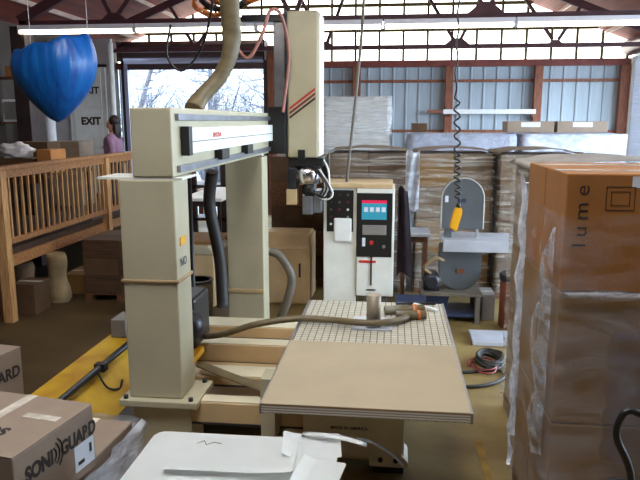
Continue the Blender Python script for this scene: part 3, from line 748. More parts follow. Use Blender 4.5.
sp = MB().box(-1.3, -.86, 8.05, 8.45, 1.99, 2.1, .01).build('spindle_plate', M['black'], cnc)
mb = MB(); mb.lathe([(.1, 2.0), (.17, 1.97), (.19, 1.9), (.19, 1.78), (.1, 1.74)], (-1.08, 8.22, 0), 20); mb.build('spindle_turret', M['chrome'], sp)
MB().box(-1.32, -1.2, 8.08, 8.3, 1.7, 1.98, .02).build('side_motor', M['dark_steel'], sp)
MB().lathe([(.09, 1.78), (.1, 1.7), (.09, 1.62)], (-1.05, 8.15, 0), 16).build('tool_collar', M['black'], sp)
MB().box(-1.13, -1.0, 8.08, 8.26, 1.38, 1.64, .012).build('drill_block', M['steel'], sp)
MB().box(-.99, -.89, 8.1, 8.26, 1.4, 1.7, .012).build('drill_block', M['steel'], sp)
MB().box(-1.34, -1.2, 8.1, 8.24, 1.5, 1.7, .01).build('side_bracket', M['paint_warm'], sp)
MB().box(-1.17, -1.08, 7.97, 8.06, 2.08, 2.2, .006).build('sensor', M['black'], sp)
for k in range(4):
    MB().tube(spline([(-1.0 + .03 * k, 8.1, 1.95), (-.86 + .04 * k, 8.02, 1.82 - .05 * k), (-.9 + .02 * k, 8.04, 1.64 - .02 * k), (-1.02, 8.06, 1.68)], 6), .011, 6).build('air_hose', M['black'] if k != 3 else M['white_p'], sp)
MB().tube(spline([(-.87, 8.1, 2.08), (-.8, 8.05, 1.95), (-.79, 8.05, 1.75), (-.86, 8.08, 1.62)], 6), .012, 6).build('air_hose', M['white_p'], sp)
# ways and base
for i, (y0, y1, zf) in enumerate(((4.45, 4.58, .31), (4.95, 5.19, .4), (5.72, 5.9, .3), (6.25, 6.55, .36))):
    xl = -1.5 if i == 0 else -2.0
    wy = MB().box(xl, .1, y0, y1, zf, .47, .006).build('way_beam', M['paint_warm'], cnc)
    MB().box(xl, .1, y0 + .008, y1 - .008, .47, .482).build('way_rail', M['cream'], wy)
    MB().box(xl, .1, y0 - .006, y0, zf - .012, zf + .004).build('way_seam', M['dark_steel'], wy)
MB().box(-2.0, .08, 4.76, 6.8, .18, .3, .004).build('base_tray', M['paint_warm'], cnc)
bs = MB().box(-.62, .12, 4.4, 6.0, .12, .78, .01).build('base_pedestal', M['cream'], cnc)  # painted lighter to make up for light lacking under the board
MB().box(-.75, -.12, 4.42, 4.5, .1, .3).build('base_sill', M['paint_warm'], bs)
MB().prism([(-.13, .08), (.15, .08), (.15, .12), (.1, .17), (.09, .55), (-.09, .55), (-.1, .17), (-.13, .12)], 'Y', 4.36, 4.62, .006).build('corner_foot', M['cream'], bs)
for x in (-.05, .06): MB().lathe([(.018, 4.345), (.018, 4.37)], (x, 0, .14), 8, 'Y').build('bolt', M['dark_steel'], bs)
MB().box(-.1, .12, 4.42, 4.6, 0, .08, .004).build('levelling_pad', M['dark_steel'], bs)
text('lettering', 'MADE IN AMERICA', M['ink'], bs, (-.28, 4.398, .34), FRONT, .032, .0005, 'CENTER')
MB().box(-.7, .42, 3.75, 6.1, .76, .79, .004).build('bed_frame', M['paint_warm'], cnc)
MB().box(-.9, -.8, 4.25, 4.45, .28, .76).build('bed_support', M['paint'], cnc)
bd = MB().box(-.77, .48, 3.66, 6.03, .79, .845, .003).build('bed_plate', M['bed'], cnc)
for x in (-.785, .48):
    MB().box(x, x + .02, 3.66, 6.03, .785, .85).build('bed_edge', M['steel'], bd)
# dark clutter between the columns: drive motor, rod, drag hoses
tag(MB().tube([(-2.05, 6.4, .5), (-2.05, 6.4, 2.13)], .022, 10).build('black_rod', M['black']), 'thin black upright rod between the two machine columns', 'rod')
dm = MB().box(-1.98, -1.66, 5.2, 5.65, .6, 1.05, .03).build('drive_motor', M['black'], cnc)
MB().lathe([(.12, 0), (.12, .22), (.08, .26)], (-1.68, 4.95, .85), 18, 'Y').build('motor_drum', M['dark_steel'], dm)
MB().box(-1.85, -1.62, 5.0, 5.3, .55, .6).build('orange_bracket', M['pendant'], dm)
tag(MB().tube(spline([(-1.98, 7.0, 2.0), (-2.05, 7.1, 1.6), (-1.95, 7.1, 1.0), (-1.9, 7.0, .45)], 8), .07, 12).build('drag_hose', M['rubber']), 'thick black hose hanging down beside the rear column', 'hose')
tag(MB().tube(spline([(-1.52, 7.85, .95), (-1.38, 7.85, .88), (-1.24, 7.85, .62), (-1.3, 7.85, .3), (-1.4, 7.9, .06)], 8), .055, 12).build('drag_hose', M['hose_grey']), 'curved grey hose in front of the cream pump cabinet', 'hose')

# board, hoses and pod on the bed
b = thing('mdf_board', 'tan sheet of board lying over the front of the router bed', 'board', (-.14, 4.1, .846))
MB().box(-.75, .47, 3.55, 4.68, .846, .9, .002).build('layered_edge', M['ply'], b)
MB().box(-.751, .471, 3.549, 4.681, .896, .9).build('veneer_line', M['orange_card'], b)
MB().box(-.752, .472, 3.548, 4.682, .9, .906, .001).build('top_face', M['mdf'], b)
t = thing('vacuum_pod', 'short steel post with square plate standing on the grid bed', 'pod', (-.14, 5.32, .847))
MB().box(-.32, .02, 5.15, 5.5, .847, .862, .003).build('base_plate', M['table_grey'], t)
MB().lathe([(.06, .862), (.06, 1.11)], (-.14, 5.32, 0), 24).build('post', M['alu'], t)
def flathose(name, label, pts, w, th, m):
    """flat ribbed hose along pts, width horizontal"""
    P = spline(pts, 10); mb = MB(); rr = []
    for i, p in enumerate(P):
        d = (P[min(i + 1, len(P) - 1)] - P[max(i - 1, 0)]).normalized(); sd = d.cross(Vector((0, 0, 1))); sd = sd.normalized() if sd.length > .05 else Vector((1, 0, 0)); up = sd.cross(d)
        k = 1 + .05 * (i % 2)
        rr.append([mb.bm.verts.new(p + sd * math.cos(2 * PI * j / 14) * w * k + up * math.sin(2 * PI * j / 14) * th * k) for j in range(14)])
    for i in range(len(rr) - 1):
        for j in range(14):
            f = mb.bm.faces.new((rr[i][j], rr[i][(j + 1) % 14], rr[i + 1][(j + 1) % 14], rr[i + 1][j])); f.smooth = True
    mb.bm.faces.new(rr[0]); mb.bm.faces.new(rr[-1])
    bmesh.ops.recalc_face_normals(mb.bm, faces=mb.bm.faces)
    return tag(mb.build(name, m), label, 'hose')
flathose('vacuum_hose', 'long tan hose lying across the bed past the steel post', [(-1.72, 5.55, .6), (-1.45, 5.36, .7), (-1.15, 5.26, .83), (-.8, 5.3, .882), (-.5, 5.3, .882), (-.3, 5.2, .9), (-.1, 5.2, .9), (.08, 5.36, .882), (.18, 5.52, .882)], .03, .027, M['duct'])
flathose('flat_hose', 'flat tan hose hanging low across the cream rails', [(-1.57, 5.02, .545), (-1.31, 4.83, .545), (-.96, 4.6, .545), (-.7, 4.5, .54)], .05, .018, M['duct'])
for i, (p, q, lb) in enumerate((((-.05, 5.62, .885), (.3, 5.72, .885), 'tan tube on the bed, farther one of the two beside the steel post'), ((.05, 5.48, .887), (.31, 5.52, .887), 'tan tube on the bed, nearer one of the two beside the steel post'))):
    t = thing('tube_coupling', lb, 'tube', p, 'tan tubes on the bed')
    MB().tube([p, q], .038, 14).build('tube_body', M['duct'], t)
    m_ = Vector(p).lerp(Vector(q), .7); n_ = Vector(p).lerp(Vector(q), .8)
    MB().tube([m_, n_], .044, 14).build('brass_ring', M['orange_hose'], t)
tag(MB().bar((.22, 5.95, .86), (.42, 5.75, .86), .03, .02).build('white_stick', M['white_p']), 'short white stick lying at the far edge of the bed', 'stick')
tag(MB().tube([(.05, 5.95, .862), (.42, 5.98, .862)], .014, 8).build('black_wrench', M['black']), 'dark rod lying along the far edge of the bed', 'rod')

# ------------------------------------------------------------------ ducts, cords from the roof
flathose('duct', 'wide tan flexible duct rising from the beam to the roof', [(-1.72, 5.55, 2.65), (-1.68, 5.65, 2.75), (-1.52, 5.75, 2.95), (-1.42, 5.75, 3.2), (-1.42, 5.7, 3.6), (-1.4, 5.6, 4.2), (-1.38, 5.5, 6.7)], .085, .065, M['duct'])
rnd = random.Random(4)
for i in range(3):
    c = (-2.05 + .12 * i, 7.5, 3.88 + .03 * i); pts = []
    for k in range(60):
        a = 2 * PI * k / 20; r = .2 + .03 * rnd.random() + .02 * (k // 20)
        pts.append((c[0] + r * math.cos(a) * (1 + .3 * i / 2), c[1] + .03 * (k // 20) + .05 * math.sin(a * 3), c[2] + r * .62 * math.sin(a) + .02 * i))
    pts.append((c[0], c[1], rz(c[0]) - .01))
    tag(MB().tube(pts, .015, 6).build('hose_coil', M['orange_hose'] if i != 1 else M['rubber']), ('orange hose coil hung under the roof left of the duct', 'black hose coil hung among the orange coils', 'orange hose coil nearest the tan duct top')[i], 'hose')
tag(MB().tube(spline([(-1.95, 7.5, 3.9), (-1.88, 7.5, 3.55), (-1.68, 7.5, 3.25), (-1.5, 7.5, 3.5), (-1.4, 7.5, 3.76), (-1.28, 7.55, 3.7), (-1.26, 7.9, 3.3), (-1.34, 7.93, 2.65)], 8), .02, 8).build('cable_loop', M['pink_hose']), 'pinkish cable sagging in a loop left of the machine head', 'cable')
tag(MB().tube(spline([(-2.25, 6.6, 3.5), (-2.3, 6.6, 3.2), (-2.15, 6.6, 3.05), (-1.95, 6.6, 3.25), (-1.75, 6.3, 3.55), (-1.6, 5.9, 3.8)], 8), .012, 6).build('thin_cable', M['black']), 'thin black cable looping beside the tan duct', 'cable')
tag(MB().tube(spline([(-.36, 8.5, rz(-.36) - .06), (-.4, 8.5, 4.2), (-.48, 8.5, 3.0), (-.57, 8.5, 2.1), (-.6, 8.5, 1.76)], 8), .019, 8).build('power_cable', M['hose_grey']), 'grey power cable dropping from the roof to the control cabinet', 'cable')
pd = thing('hoist_pendant', 'yellow control pendant hanging on a coiled black cord before the saw', 'controller', (.74, 7.5, 1.35))
pts = []
z = rz(.66) - .02
while z > 2.75: pts.append((.67 + .012 * math.sin(z * 20), 7.5 + .012 * math.cos(z * 20), z)); z -= .05
a = 0.0
while z > 1.66:
    f = (2.75 - z) / 1.1; pts.append((.69 + .05 * f + .034 * math.cos(a), 7.5 + .034 * math.sin(a), z)); a += .7; z -= (.0165 if z > 2.2 else .008)
pts.append((.74, 7.5, 1.58))
MB().tube(pts, .011, 6).build('coiled_cord', M['black'], pd)
tl = Matrix.Translation((.735, 7.5, 1.47)) @ Matrix.Rotation(math.radians(9), 4, 'Y')
pm = MB().prism([(-.062, -.14), (.03, -.17), (.052, .06), (.03, .115), (-.03, .115), (-.048, .06)], 'Y', -.036, .036, .012)
bmesh.ops.transform(pm.bm, matrix=tl, verts=pm.bm.verts)
pm.build('pendant_body', M['pendant'], pd)
MB().lathe([(.03, .1), (.022, .16)], (.75, 7.5, 1.47), 10).build('cord_grip', M['black'], pd)
# ------------------------------------------------------------------ control cabinet
cc = thing('control_cabinet', 'white control cabinet with blue screen behind the router bed', 'cabinet', (-.43, 8.6, 0))
MB().box(-.89, -.46, 8.33, 9.0, .0, 1.7, .012).build('left_bay', M['paint_white'], cc)
MB().box(-.455, .03, 8.3, 9.0, .28, 1.7, .012).build('right_bay', M['paint_white'], cc)
MB().box(-.35, -.05, 8.4, 8.95, 0, .28, .01).build('plinth', M['grey_box'], cc)
MB().box(-.9, .0, 8.29, 9.02, 1.7, 1.76, .01).build('top_cap', M['paint_warm'], cc)
lp_ = MB().box(-.845, -.5, 8.318, 8.33, 1.13, 1.67).build('button_panel', M['black'], cc)
for i in range(3):
    for j in range(5):
        if i == 1 and j > 2: continue
        MB().lathe([(.016, -.012), (.016, 0)], (-.79 + .11 * i, 8.318, 1.61 - .095 * j), 10, 'Y').build('button', M[('steel', 'dark_steel', 'hose_grey', 'dark_red', 'white_p')[(i + j) % 5]], lp_)
MB().box(-.75, -.52, 8.285, 8.32, 1.0, 1.31, .02, seg=3).build('white_cover', M['white_p'], cc)
sc = MB().box(-.455, -.0, 8.287, 8.3, .81, 1.64).build('screen_panel', M['black'], cc)
MB().box(-.39, -.07, 8.283, 8.287, 1.3, 1.54).build('display', M['screen_blue'], sc)
MB().box(-.39, -.07, 8.281, 8.284, 1.51, 1.55).build('display_header', M['screen_red'], sc)
for k in range(4): MB().box(-.36 + .075 * k, -.31 + .075 * k, 8.281, 8.2835, 1.4, 1.46).build('display_key', M['label'], sc)
MB().box(-.38, -.07, 8.27, 8.287, 1.1, 1.23, .008).build('disk_drive', M['grey_box'], sc)
MB().box(-.38, -.34, 8.28, 8.287, .95, 1.06).build('card_slot', M['label'], sc)
MB().lathe([(.026, -.03), (.026, 0)], (-.26, 8.287, 1.0), 12, 'Y').build('stop_button', M['red'], sc)
MB().lathe([(.022, -.02), (.022, 0)], (-.1, 8.287, .95), 12, 'Y').build('key_switch', M['steel'], sc)
MB().box(-.42, -.2, 8.288, 8.3, .73, .76).build('red_strip', M['red'], cc)
MB().box(-.27, -.25, 8.283, 8.3, .43, .9).build('door_handle', M['black'], cc)
MB().box(-.32, -.2, 8.29, 8.3, .36, .375).build('maker_plate', M['ink'], cc)
tag(MB().sheet(18, 20, lambda u, v: (.07 + .13 * u + .1 * v * u, 8.42 + .06 * math.sin(u * 8) * (1 - .3 * v) + .1 * u, 1.68 - 1.15 * v + .04 * math.sin(u * 5)), .012).build('hanging_coat', M['cloth_dark']), 'dark plum coat hanging on the right side of the cabinet', 'coat')

# cream pump cabinet and clutter behind the columns
t = thing('pump_cabinet', 'cream pump cabinet with chamfered top behind the rear column', 'cabinet', (-1.5, 8.6, 0))
MB().prism([(8.75, 0), (8.75, .78), (9.05, .98), (9.5, .98), (9.5, 0)], 'X', -2.0, -1.13, .03).build('housing', M['paint_warm'], t)
MB().box(-1.95, -1.2, 8.742, 8.752, .1, .78, .003).build('front_door', M['paint_warm'], t)
MB().box(-1.28, -1.25, 8.73, 8.745, .4, .6, .004).build('handle', M['dark_steel'], t)
table('light_table', 'white topped table behind the machine near the open door', -3.2, -2.55, 9.5, 11.2, 0, 1.4, 'white', 'dark_post')
t = thing('tan_enclosure', 'tan enclosure box with lid behind the front column', 'cabinet', (-2.75, 9.0, 0))
MB().box(-3.1, -2.42, 8.5, 9.3, 0, .75, .02).build('housing', M['paint_warm'], t)
MB().prism([(-3.12, .75), (-2.4, .75), (-2.5, .86), (-3.0, .86)], 'Y', 8.48, 9.32, .006).build('lid', M['paint'], t)
tag(MB().box(-3.1, -2.4, 8.6, 9.4, .862, .9, .004).build('cardboard_sheet', M['card']), 'cardboard sheet lying on the tan enclosure lid', 'cardboard')
t = thing('dust_drum', 'tan metal drum standing before the tan enclosure', 'drum', (-2.4, 7.7, 0))
MB().lathe([(.17, 0), (.18, .02), (.18, .58), (.15, .6)], (-2.4, 7.7, 0), 22).build('drum_body', M['duct'], t)
MB().lathe([(.185, .57), (.185, .6)], (-2.4, 7.7, 0), 22).build('rim', M['dark_steel'], t)
# dark frame between columns, against the light
t = thing('steel_rack', 'dark steel rack standing behind the white topped table', 'rack', (-3.2, 12.5, 0))
for x in (-3.9, -3.3, -2.7):
    MB().box(x - .05, x + .05, 12.4, 12.5, 0, 2.3).build('upright', M['dark_post'], t)
for z in (.6, 1.25, 2.2):
    MB().box(-3.95, -2.65, 12.4, 12.9, z, z + .06).build('shelf', M['dark_post'], t)

# ------------------------------------------------------------------ band saw
bs = thing('band_saw', 'grey upright band saw with round covers and white table', 'saw', (.88, 8.4, 0))
def stadium(cx, cz, r, z2, n=22, up=True):
    p = []
    for k in range(n + 1):
        a = PI * k / n; p.append((cx + r * math.cos(a), cz + (r * math.sin(a) if up else -r * math.sin(a))))
    return p + [(cx - r, z2), (cx + r, z2)]
u = MB().prism(stadium(.88, 1.58, .255, 1.2), 'Y', 8.28, 8.5, .008).build('upper_wheel_cover', M['saw'], bs)
pts = [(x, 8.285, z) for x, z in stadium(.88, 1.58, .262, 1.2)[:-2]]
MB().tube([(1.142, 8.285, 1.2)] + pts + [(.618, 8.285, 1.2)], .009, 8).build('rim', M['saw_rim'], u)
MB().box(.66, .7, 8.272, 8.28, 1.54, 1.62).build('label_sheet', M['label'], u)
MB().box(.82, .92, 8.273, 8.28, 1.54, 1.59).build('blue_badge', M['blue'], u)
MB().box(.68, .76, 8.33, 8.5, .6, 1.3).build('column', M['saw'], bs)
MB().box(1.07, 1.1, 8.36, 8.42, 1.02, 1.25).build('blade_guide', M['saw_rim'], bs)
l_ = MB().prism(stadium(.88, .66, .265, .98, up=False), 'Y', 8.3, 8.5, .008).build('lower_wheel_cover', M['saw'], bs)
MB().box(.84, .93, 8.288, 8.3, .62, .68).build('badge', M['drum'], l_)
tb = MB().box(.63, 1.56, 8.02, 8.75, 1.03, 1.08, .006).build('table', M['table_grey'], bs)
MB().box(.63, 1.56, 7.98, 8.02, .96, 1.1, .004).build('fence', M['table_grey'], tb)
MB().box(.7, 1.1, 8.25, 8.55, .95, 1.03).build('trunnion', M['dark_steel'], bs)
for x in (.42, 1.1):
    for y in (8.15, 8.7):
        MB().box(x - .03, x + .03, y - .03, y + .03, 0, .36).build('leg', M['hose_grey'], bs)
MB().box(.38, 1.15, 8.1, 8.75, .36, .4, .004).build('stand_top', M['hose_grey'], bs)
MB().box(.4, 1.12, 8.15, 8.7, .08, .12).build('stand_shelf', M['blue'], bs)
mo = MB().lathe([(.07, 0), (.11, .02), (.11, .28), (.07, .3)], (.52, 8.15, .52), 20, 'Y').build('motor', M['dark_steel'], bs)
MB().box(.42, .62, 8.2, 8.4, .4, .44).build('motor_foot', M['dark_steel'], mo)
MB().tube(spline([(.5, 8.2, .63), (.42, 8.15, .72), (.55, 8.12, .85), (.66, 8.2, .8)], 6), .02, 6).build('motor_cable', M['bag'], mo)
table('side_table', 'small white topped table left of the band saw', .1, .52, 8.75, 9.3, 0, 1.05, 'table_grey', 'wood_dark')
for i, (x, y, z, lb) in enumerate(((.12, 7.75, 0, 'blue plastic bin on the floor below the hanging coat'), (.48, 8.3, .122, 'blue plastic tray inside the saw stand'))):
    t = thing('plastic_bin', lb, 'bin', (x + .1, y, z), 'blue bins near the saw')
    h = (.36, .2)[i]
    MB().prism([(x, z), (x + .24, z), (x + .28, z + h), (x - .04, z + h)], 'Y', y, y + .3, .006).build('bin_body', M['blue'], t)
    MB().box(x - .06, x + .3, y - .02, y + .32, z + h, z + h + .02).build('rim', M['blue'], t)
t = thing('waste_drum', 'brown cylindrical drum with dark rim right of the band saw', 'drum', (1.62, 8.1, 0))
MB().lathe([(.25, 0), (.26, .02), (.26, .6), (.25, .62)], (1.62, 8.1, 0), 28).build('drum_body', M['drum'], t)
MB().lathe([(.265, .6), (.275, .61), (.275, .67), (.25, .68)], (1.62, 8.1, 0), 28).build('rim', M['rubber'], t)
tag(MB().box(.95, 1.5, 7.3, 7.75, 0, .05, .008).build('scrap_panel', M['table_grey']), 'pale scrap panel lying on the floor before the band saw', 'board')
carton('cardboard_box', 'low grey box on the floor right of the saw stand', 1.18, 1.34, 8.3, 8.7, 0, .34, 'grey_box')

# cables on floor
rnd = random.Random(9)
def coil(name, label, cx, cy, r, turns, m, rad=.012, lift=.012, seed=0):
    pts = []; rd = random.Random(seed); ph = rd.random() * 6
    for k in range(turns * 18 + 1):
        a = 2 * PI * k / 18 + ph; rr = r * (.75 + .3 * noise.noise((k * .13, seed, 0)))
        pts.append((cx + rr * math.cos(a) + .05 * noise.noise((k * .05, seed + 3, 0)), cy + rr * 1.5 * math.sin(a), lift + .012 * (k // 18) + .05 * abs(noise.noise((k * .2, seed, 5)))))
    return tag(MB().tube(pts, rad, 6).build(name, m), label, 'cable')
coil('cable_coil', 'tangled dark cable coil on the floor beside the wrapped stack', 1.06, 6.75, .17, 6, M['rubber'], .016, seed=2)
coil('cable_coil', 'dark red wire loops in the cable tangle on the floor', .98, 6.6, .17, 2, M['dark_red'], .009, .03, seed=5)
tag(MB().tube(spline([(.42, 6.38, .02), (.75, 6.42, .02), (1.0, 6.5, .02), (1.14, 6.5, .02), (1.16, 6.35, .02), (1.0, 6.15, .02), (.75, 6.05, .02), (.42, 6.1, .02)], 8), .018, 8).build('floor_cable', M['rubber']), 'thick black cable looping on the floor from under the bed', 'cable')

# ------------------------------------------------------------------ yellow steel beam on floor, left
yb = thing('steel_beam', 'yellow painted steel beam lying on the floor left of the machine', 'beam', (-2.6, 5.3, 0))
MB().prism([(-3.0, .0), (-2.28, .0), (-2.28, .06), (-2.6, .3), (-2.62, .36), (-2.9, .36), (-2.9, .3), (-3.0, .06)], 'Y', 4.2, 6.6, .008).build('beam_body', M['yellow'], yb)
MB().tube([(-2.58, 4.25, .37), (-2.58, 6.5, .37)], .03, 10).build('side_pipe', M['dark_steel'], yb)
for y in (4.4, 5.3, 6.1):
    MB().box(-2.63, -2.53, y - .04, y + .04, .33, .405, .004).build('pipe_clamp', M['dark_steel'], yb)
MB().tube(spline([(-2.57, 5.2, .36), (-2.46, 5.15, .24), (-2.42, 5.3, .17), (-2.44, 5.42, .2)], 6), .01, 6).build('loose_wire', M['rubber'], yb)
MB().box(-2.26, -2.1, 4.3, 6.5, .0, .12, .006).build('dark_skid', M['dark_steel'], yb)
t = thing('grey_box', 'small grey box sitting on the far end of the yellow beam', 'box', (-2.8, 6.25, .362))
MB().box(-2.84, -2.68, 6.1, 6.4, .362, .55, .008).build('box_body', M['grey_box'], t)
MB().box(-2.685, -2.675, 6.13, 6.37, .38, .54).build('side_label', M['blue'], t)

# ------------------------------------------------------------------ foreground: printed cartons
def soni(label, loc, rot, lx, ly, z1, m, words, group=None, topword=None, lab=True, tape=True):
    """carton built at its own origin (far right top corner at 0,0), then turned and placed"""
    t = thing('printed_carton', label, 'box', (0, 0, 0), group)
    b = MB().box(-lx, 0, -ly, 0, 0, z1 - .006, .008).build('carton_body', M[m], t)
    MB().box(-lx / 2 + .003, 0, -ly, 0, z1 - .006, z1, .002).build('flap', M[m], t)
    MB().box(-lx, -lx / 2 - .003, -ly, 0, z1 - .006, z1, .002).build('flap', M[m], t)
    if tape:
        tb = MB().box(-lx / 2 - .03, -lx / 2 + .03, -ly, 0, z1, z1 + .002).build('tape', M['tape'], t)
        MB().box(-.25, -.05, -ly * .4, -ly * .4 + .05, z1, z1 + .002).build('tape', M['tape'], t)
    R = rotm((0, 1, 0), (0, 0, 1))
    for (wd, y, z, sz) in words:
        text('lettering', wd, M['ink'], b, (.002, y, z), R, sz, .004, local=True)
    if lab == 'arcs':
        pass
    return t, b
def arcs(b, y, z, m):
    mb = MB()
    for r in (.045, .07, .095):
        pts = [(.003, y + r * math.cos(a), z + r * 1.0 * math.sin(a)) for a in [(-1 + 2 * k / 10) * .85 for k in range(11)]]
        mb.tube(pts, .0035, 6)
    return mb.build('wave_mark', m, None) if b is None else _p(mb, b, 'wave_mark', m)
def _p(mb, b, name, m):
    me = bpy.data.meshes.new(name); mb.bm.to_mesh(me); mb.bm.free(); me.materials.append(m)
    o = bpy.data.objects.new(name, me); C.objects.link(o); o.parent = b; return o
tb_, b_ = soni('carton printed SONI GUARD with white label, on top at the front left', None, 0, .75, .595, .36, 'card_pale', [])
R_ = rotm((0, 1, 0), (0, 0, 1))
text('lettering', 'SONI', M['ink'], b_, (.002, -.525, .195), R_, .105, .004, sx=.8, local=True)
text('lettering', 'GUARD', M['ink'], b_, (.002, -.275, .2), R_, .105, .004, sx=.78, local=True)
arcs(b_, -.355, .235, M['ink'])
_p(MB().box(0, .0025, -.175, -.015, .05, .19), b_, 'label_sheet', M['label'])
_p(MB().box(.0025, .0035, -.055, -.035, .11, .16).box(.0025, .0035, -.15, -.1, .08, .1), b_, 'label_print', M['ink'])
text('lettering', 'OS', M['ink'], b_, (-.2, -.43, .361), rotm((1, 0.0, 0), (0, 1, 0)), .1, .004, 'RIGHT', local=True)
tb_.location = (-1.57, 3.1, .705); tb_.rotation_euler = (0, 0, math.radians(-9.6))
tc_, c_ = soni('carton printed GUARD standing behind the film-wrapped printed cartons', None, 0, .7, .6, 1.03, 'card_pale', [], tape=False)
text('lettering', 'GUARD', M['ink'], c_, (.002, -.37, .84), R_, .11, .003, sx=.9, local=True)
tc_.location = (-2.51, 3.99, 0); tc_.rotation_euler = (0, 0, math.radians(-10))
# wrapped layer of cartons underneath, on a pallet
wl = thing('pallet_load', 'film-wrapped printed cartons under the SONI GUARD carton', 'pallet load', (0, 0, 0))
pallet(-.98, 0, -1.3, 0, 0, wl)
for i in range(2):
    for j in range(2):
        cb = MB().box(-.985 + .495 * i, -.495 + .495 * i, -1.3 + .655 * j, -.65 + .655 * j - .005, .122, .69, .008).build('carton', M['card_pale'], wl)
        MB().box(-.77 + .495 * i, -.71 + .495 * i, -1.3 + .655 * j, -.655 + .655 * j, .689, .692).build('tape', M['tape'], cb)
        if i: text('lettering', 'SONI GUARD', M['ink'], cb, (.002 + .0, -1.25 + .655 * j, .5), R_, .1, .004, sx=.8, local=True)
film_shell(-.99, .03, -1.3, .01, .03, .7, M['film_heavy'], wl, .05, 9, False)
wl.location = (-1.6, 3.66, 0); wl.rotation_euler = (0, 0, math.radians(-4))

# white sheets on a carton, bottom centre
t = thing('carton_stack', 'large brown carton under the white sheets in front', 'box', (-.68, 2.5, 0))
MB().box(-1.12, -.24, 1.9, 2.95, .13, .985, .01).build('carton_body', M['card'], t)
pallet(-1.12, -.24, 1.9, 2.95, 0, t)
def white_sheet(i, x0, x1, y0, y1, z, curl, rot, label, nx=26, ny=22):
    cx, cy = (x0 + x1) / 2, (y0 + y1) / 2; cr, sr = math.cos(rot), math.sin(rot)
    def f(u, v):
        # rounded corners
        a, b = u * 2 - 1, v * 2 - 1
        rc = .12
        if abs(a) > 1 - rc and abs(b) > 1 - rc:
            da, db = abs(a) - (1 - rc), abs(b) - (1 - rc); m_ = max(da, db); l = math.hypot(da, db); k = m_ / l if l else 1
            a = math.copysign((1 - rc) + da * k, a); b = math.copysign((1 - rc) + db * k, b)
        lx, ly = a * (x1 - x0) / 2, b * (y1 - y0) / 2
        zz = z + curl[0] * max(0, a - .35) ** 2 + curl[1] * max(0, -a - .35) ** 2 + curl[2] * max(0, b - .4) ** 2 + curl[3] * max(0, -b - .4) ** 2 + .0015 * (1 + noise.noise((u * 3, v * 3, i)))
        return (cx + lx * cr - ly * sr, cy + lx * sr + ly * cr, zz)
    return tag(MB().sheet(nx, ny, f, .003, False).build('white_sheet', M['white']), label, 'sheet', 'white sheets on the front carton')
ws = [(-1.17, -.26, 2.0, 2.98, .99, (0, 0, 0, 0), .0, 'lowest white sheet, covering the whole front carton'),
      (-1.16, -.3, 1.98, 2.97, .996, (.0, 0, 0, 0), .015, 'white sheet second from the bottom of the front pile'),
      (-1.1, -.24, 1.96, 2.9, 1.002, (.02, 0, .02, 0), -.03, 'white sheet with lifted far edge in the middle of the front pile'),
      (-1.0, -.42, 2.56, 2.88, 1.008, (.03, 0, .0, .07), .03, 'smaller white sheet with faint print on top of the front pile'),
      (-.5, -.22, 2.76, 2.96, 1.012, (.0, .05, .05, 0), .12, 'curled white scrap at the far right corner of the front pile'),
      (-.4, -.2, 2.5, 2.74, 1.014, (.0, .05, .0, 0), -.15, 'white scrap overhanging the right side of the front pile')]
for i, a in enumerate(ws):
    o = white_sheet(i, *a)
    if i == 2:
        _p(MB().tube([(-.92, 2.84, 1.009), (-.89, 2.87, 1.009), (-.87, 2.83, 1.009), (-.84, 2.86, 1.009), (-.8, 2.85, 1.009)], .003, 5), o, 'print_mark', M['grey_box'])
tag(MB().sheet(10, 3, lambda u, v: (-.42 + .32 * u, 2.93 + .05 * v - .04 * u, 1.03 - .02 * u + .015 * math.sin(u * 3)), .003).build('white_strip', M['white']), 'narrow white strip sticking out right of the front pile', 'strip')
tag(MB().sheet(14, 2, lambda u, v: (-.16 + .24 * u, 2.94 + .03 * v, 1.02 - .13 * u * u), .004).build('grey_strap', M['steel']), 'grey strap bent down beyond the white strip', 'strap')

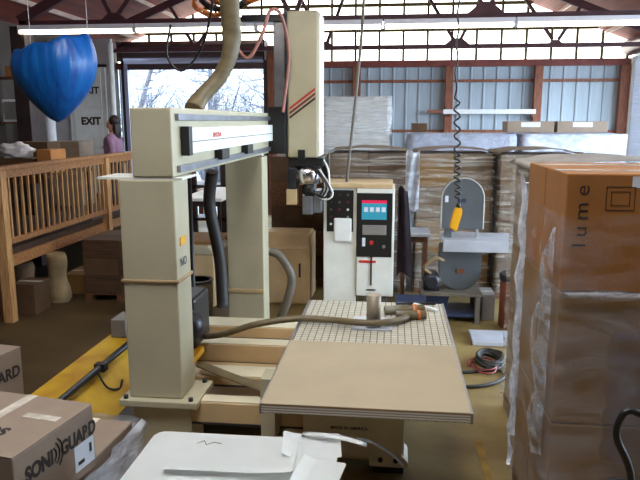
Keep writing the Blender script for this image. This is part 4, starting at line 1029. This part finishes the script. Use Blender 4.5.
# black chair at the lower right corner
ch = thing('black_chair', 'black chair arm and back at the lower right corner', 'chair', (1.25, 2.75, 0))
pts = spline([(1.04, 2.62, .85), (1.0, 2.6, 1.12), (.935, 2.6, 1.27), (.945, 2.6, 1.36), (.98, 2.6, 1.39), (1.05, 2.6, 1.36), (1.12, 2.62, 1.32)], 6)
MB().tube(pts, .015, 8).build('arm_tube', M['black'], ch)
MB().tube(spline([(1.58, 2.62, .85), (1.64, 2.6, 1.12), (1.66, 2.6, 1.3), (1.6, 2.6, 1.38), (1.5, 2.6, 1.34)], 6), .015, 8).build('arm_tube', M['black'], ch)
MB().box(1.04, 1.6, 2.5, 3.0, .8, .88, .03, seg=3).build('seat', M['rubber'], ch)
MB().box(1.22, 1.72, 2.92, 3.0, .95, 1.2, .03, seg=3).build('backrest', M['rubber'], ch)
MB().tube([(1.32, 2.7, .08), (1.32, 2.7, .8)], .035, 12).build('gas_post', M['dark_steel'], ch)
MB().tube([(1.32, 2.75, .8), (1.32, 3.03, .85), (1.32, 3.02, 1.1)], .02, 8).build('back_bracket', M['dark_steel'], ch)
for k in range(5):
    a = 2 * PI * k / 5 + .3; MB().tube([(1.32, 2.7, .09), (1.32 + .28 * math.cos(a), 2.7 + .28 * math.sin(a), .04)], [.028, .02], 8).build('foot_arm', M['black'], ch)

# painted aisle line
struct('floor_line', MB().box(.70, .76, 3.5, 5.0, 0, .002), M['worn_line'])

# ------------------------------------------------------------------ light
wd = bpy.data.worlds.new('sky'); S.world = wd; wd.use_nodes = True
nt = wd.node_tree; bg = nt.nodes['Background']
bg.inputs['Color'].default_value = (.66, .83, 1.0, 1); bg.inputs['Strength'].default_value = 12
def portal(name, loc, rot, sx, sy):
    l = bpy.data.lights.new(name, 'AREA'); l.shape = 'RECTANGLE'; l.size = sx; l.size_y = sy
    l.cycles.is_portal = True
    o = bpy.data.objects.new(name, l); C.objects.link(o); o.location = loc; o.rotation_euler = rot
portal('portal_far', (6.2, 14.6, 2.05), (0, PI / 2, 0), 4.1, 4.0)
portal('portal_bay', (6.2, 7.6, 2.2), (0, PI / 2, 0), 4.5, 9.2)  # covers the added bay opening
portal('portal_door', (-5.35, 17.6, 2.0), (-PI / 2, 0, 0), 3.9, 4)

# ------------------------------------------------------------------ camera
cam = bpy.data.cameras.new('camera'); co = bpy.data.objects.new('camera', cam); C.objects.link(co)
cam.sensor_width = 36; cam.lens = 36 * 650 / 640; cam.clip_start = .05; cam.clip_end = 200
co.location = (0, 0, 2.55); co.rotation_euler = (math.radians(90 - 10.4), 0, math.radians(6.4))
S.camera = co
S.view_settings.view_transform = 'Standard'; S.view_settings.look = 'None'; S.view_settings.gamma = 1; S.view_settings.use_curve_mapping = False
S.view_settings.exposure = 0.4
S.cycles.transparent_max_bounces = 16; S.cycles.max_bounces = 8
S.cycles.use_denoising = True
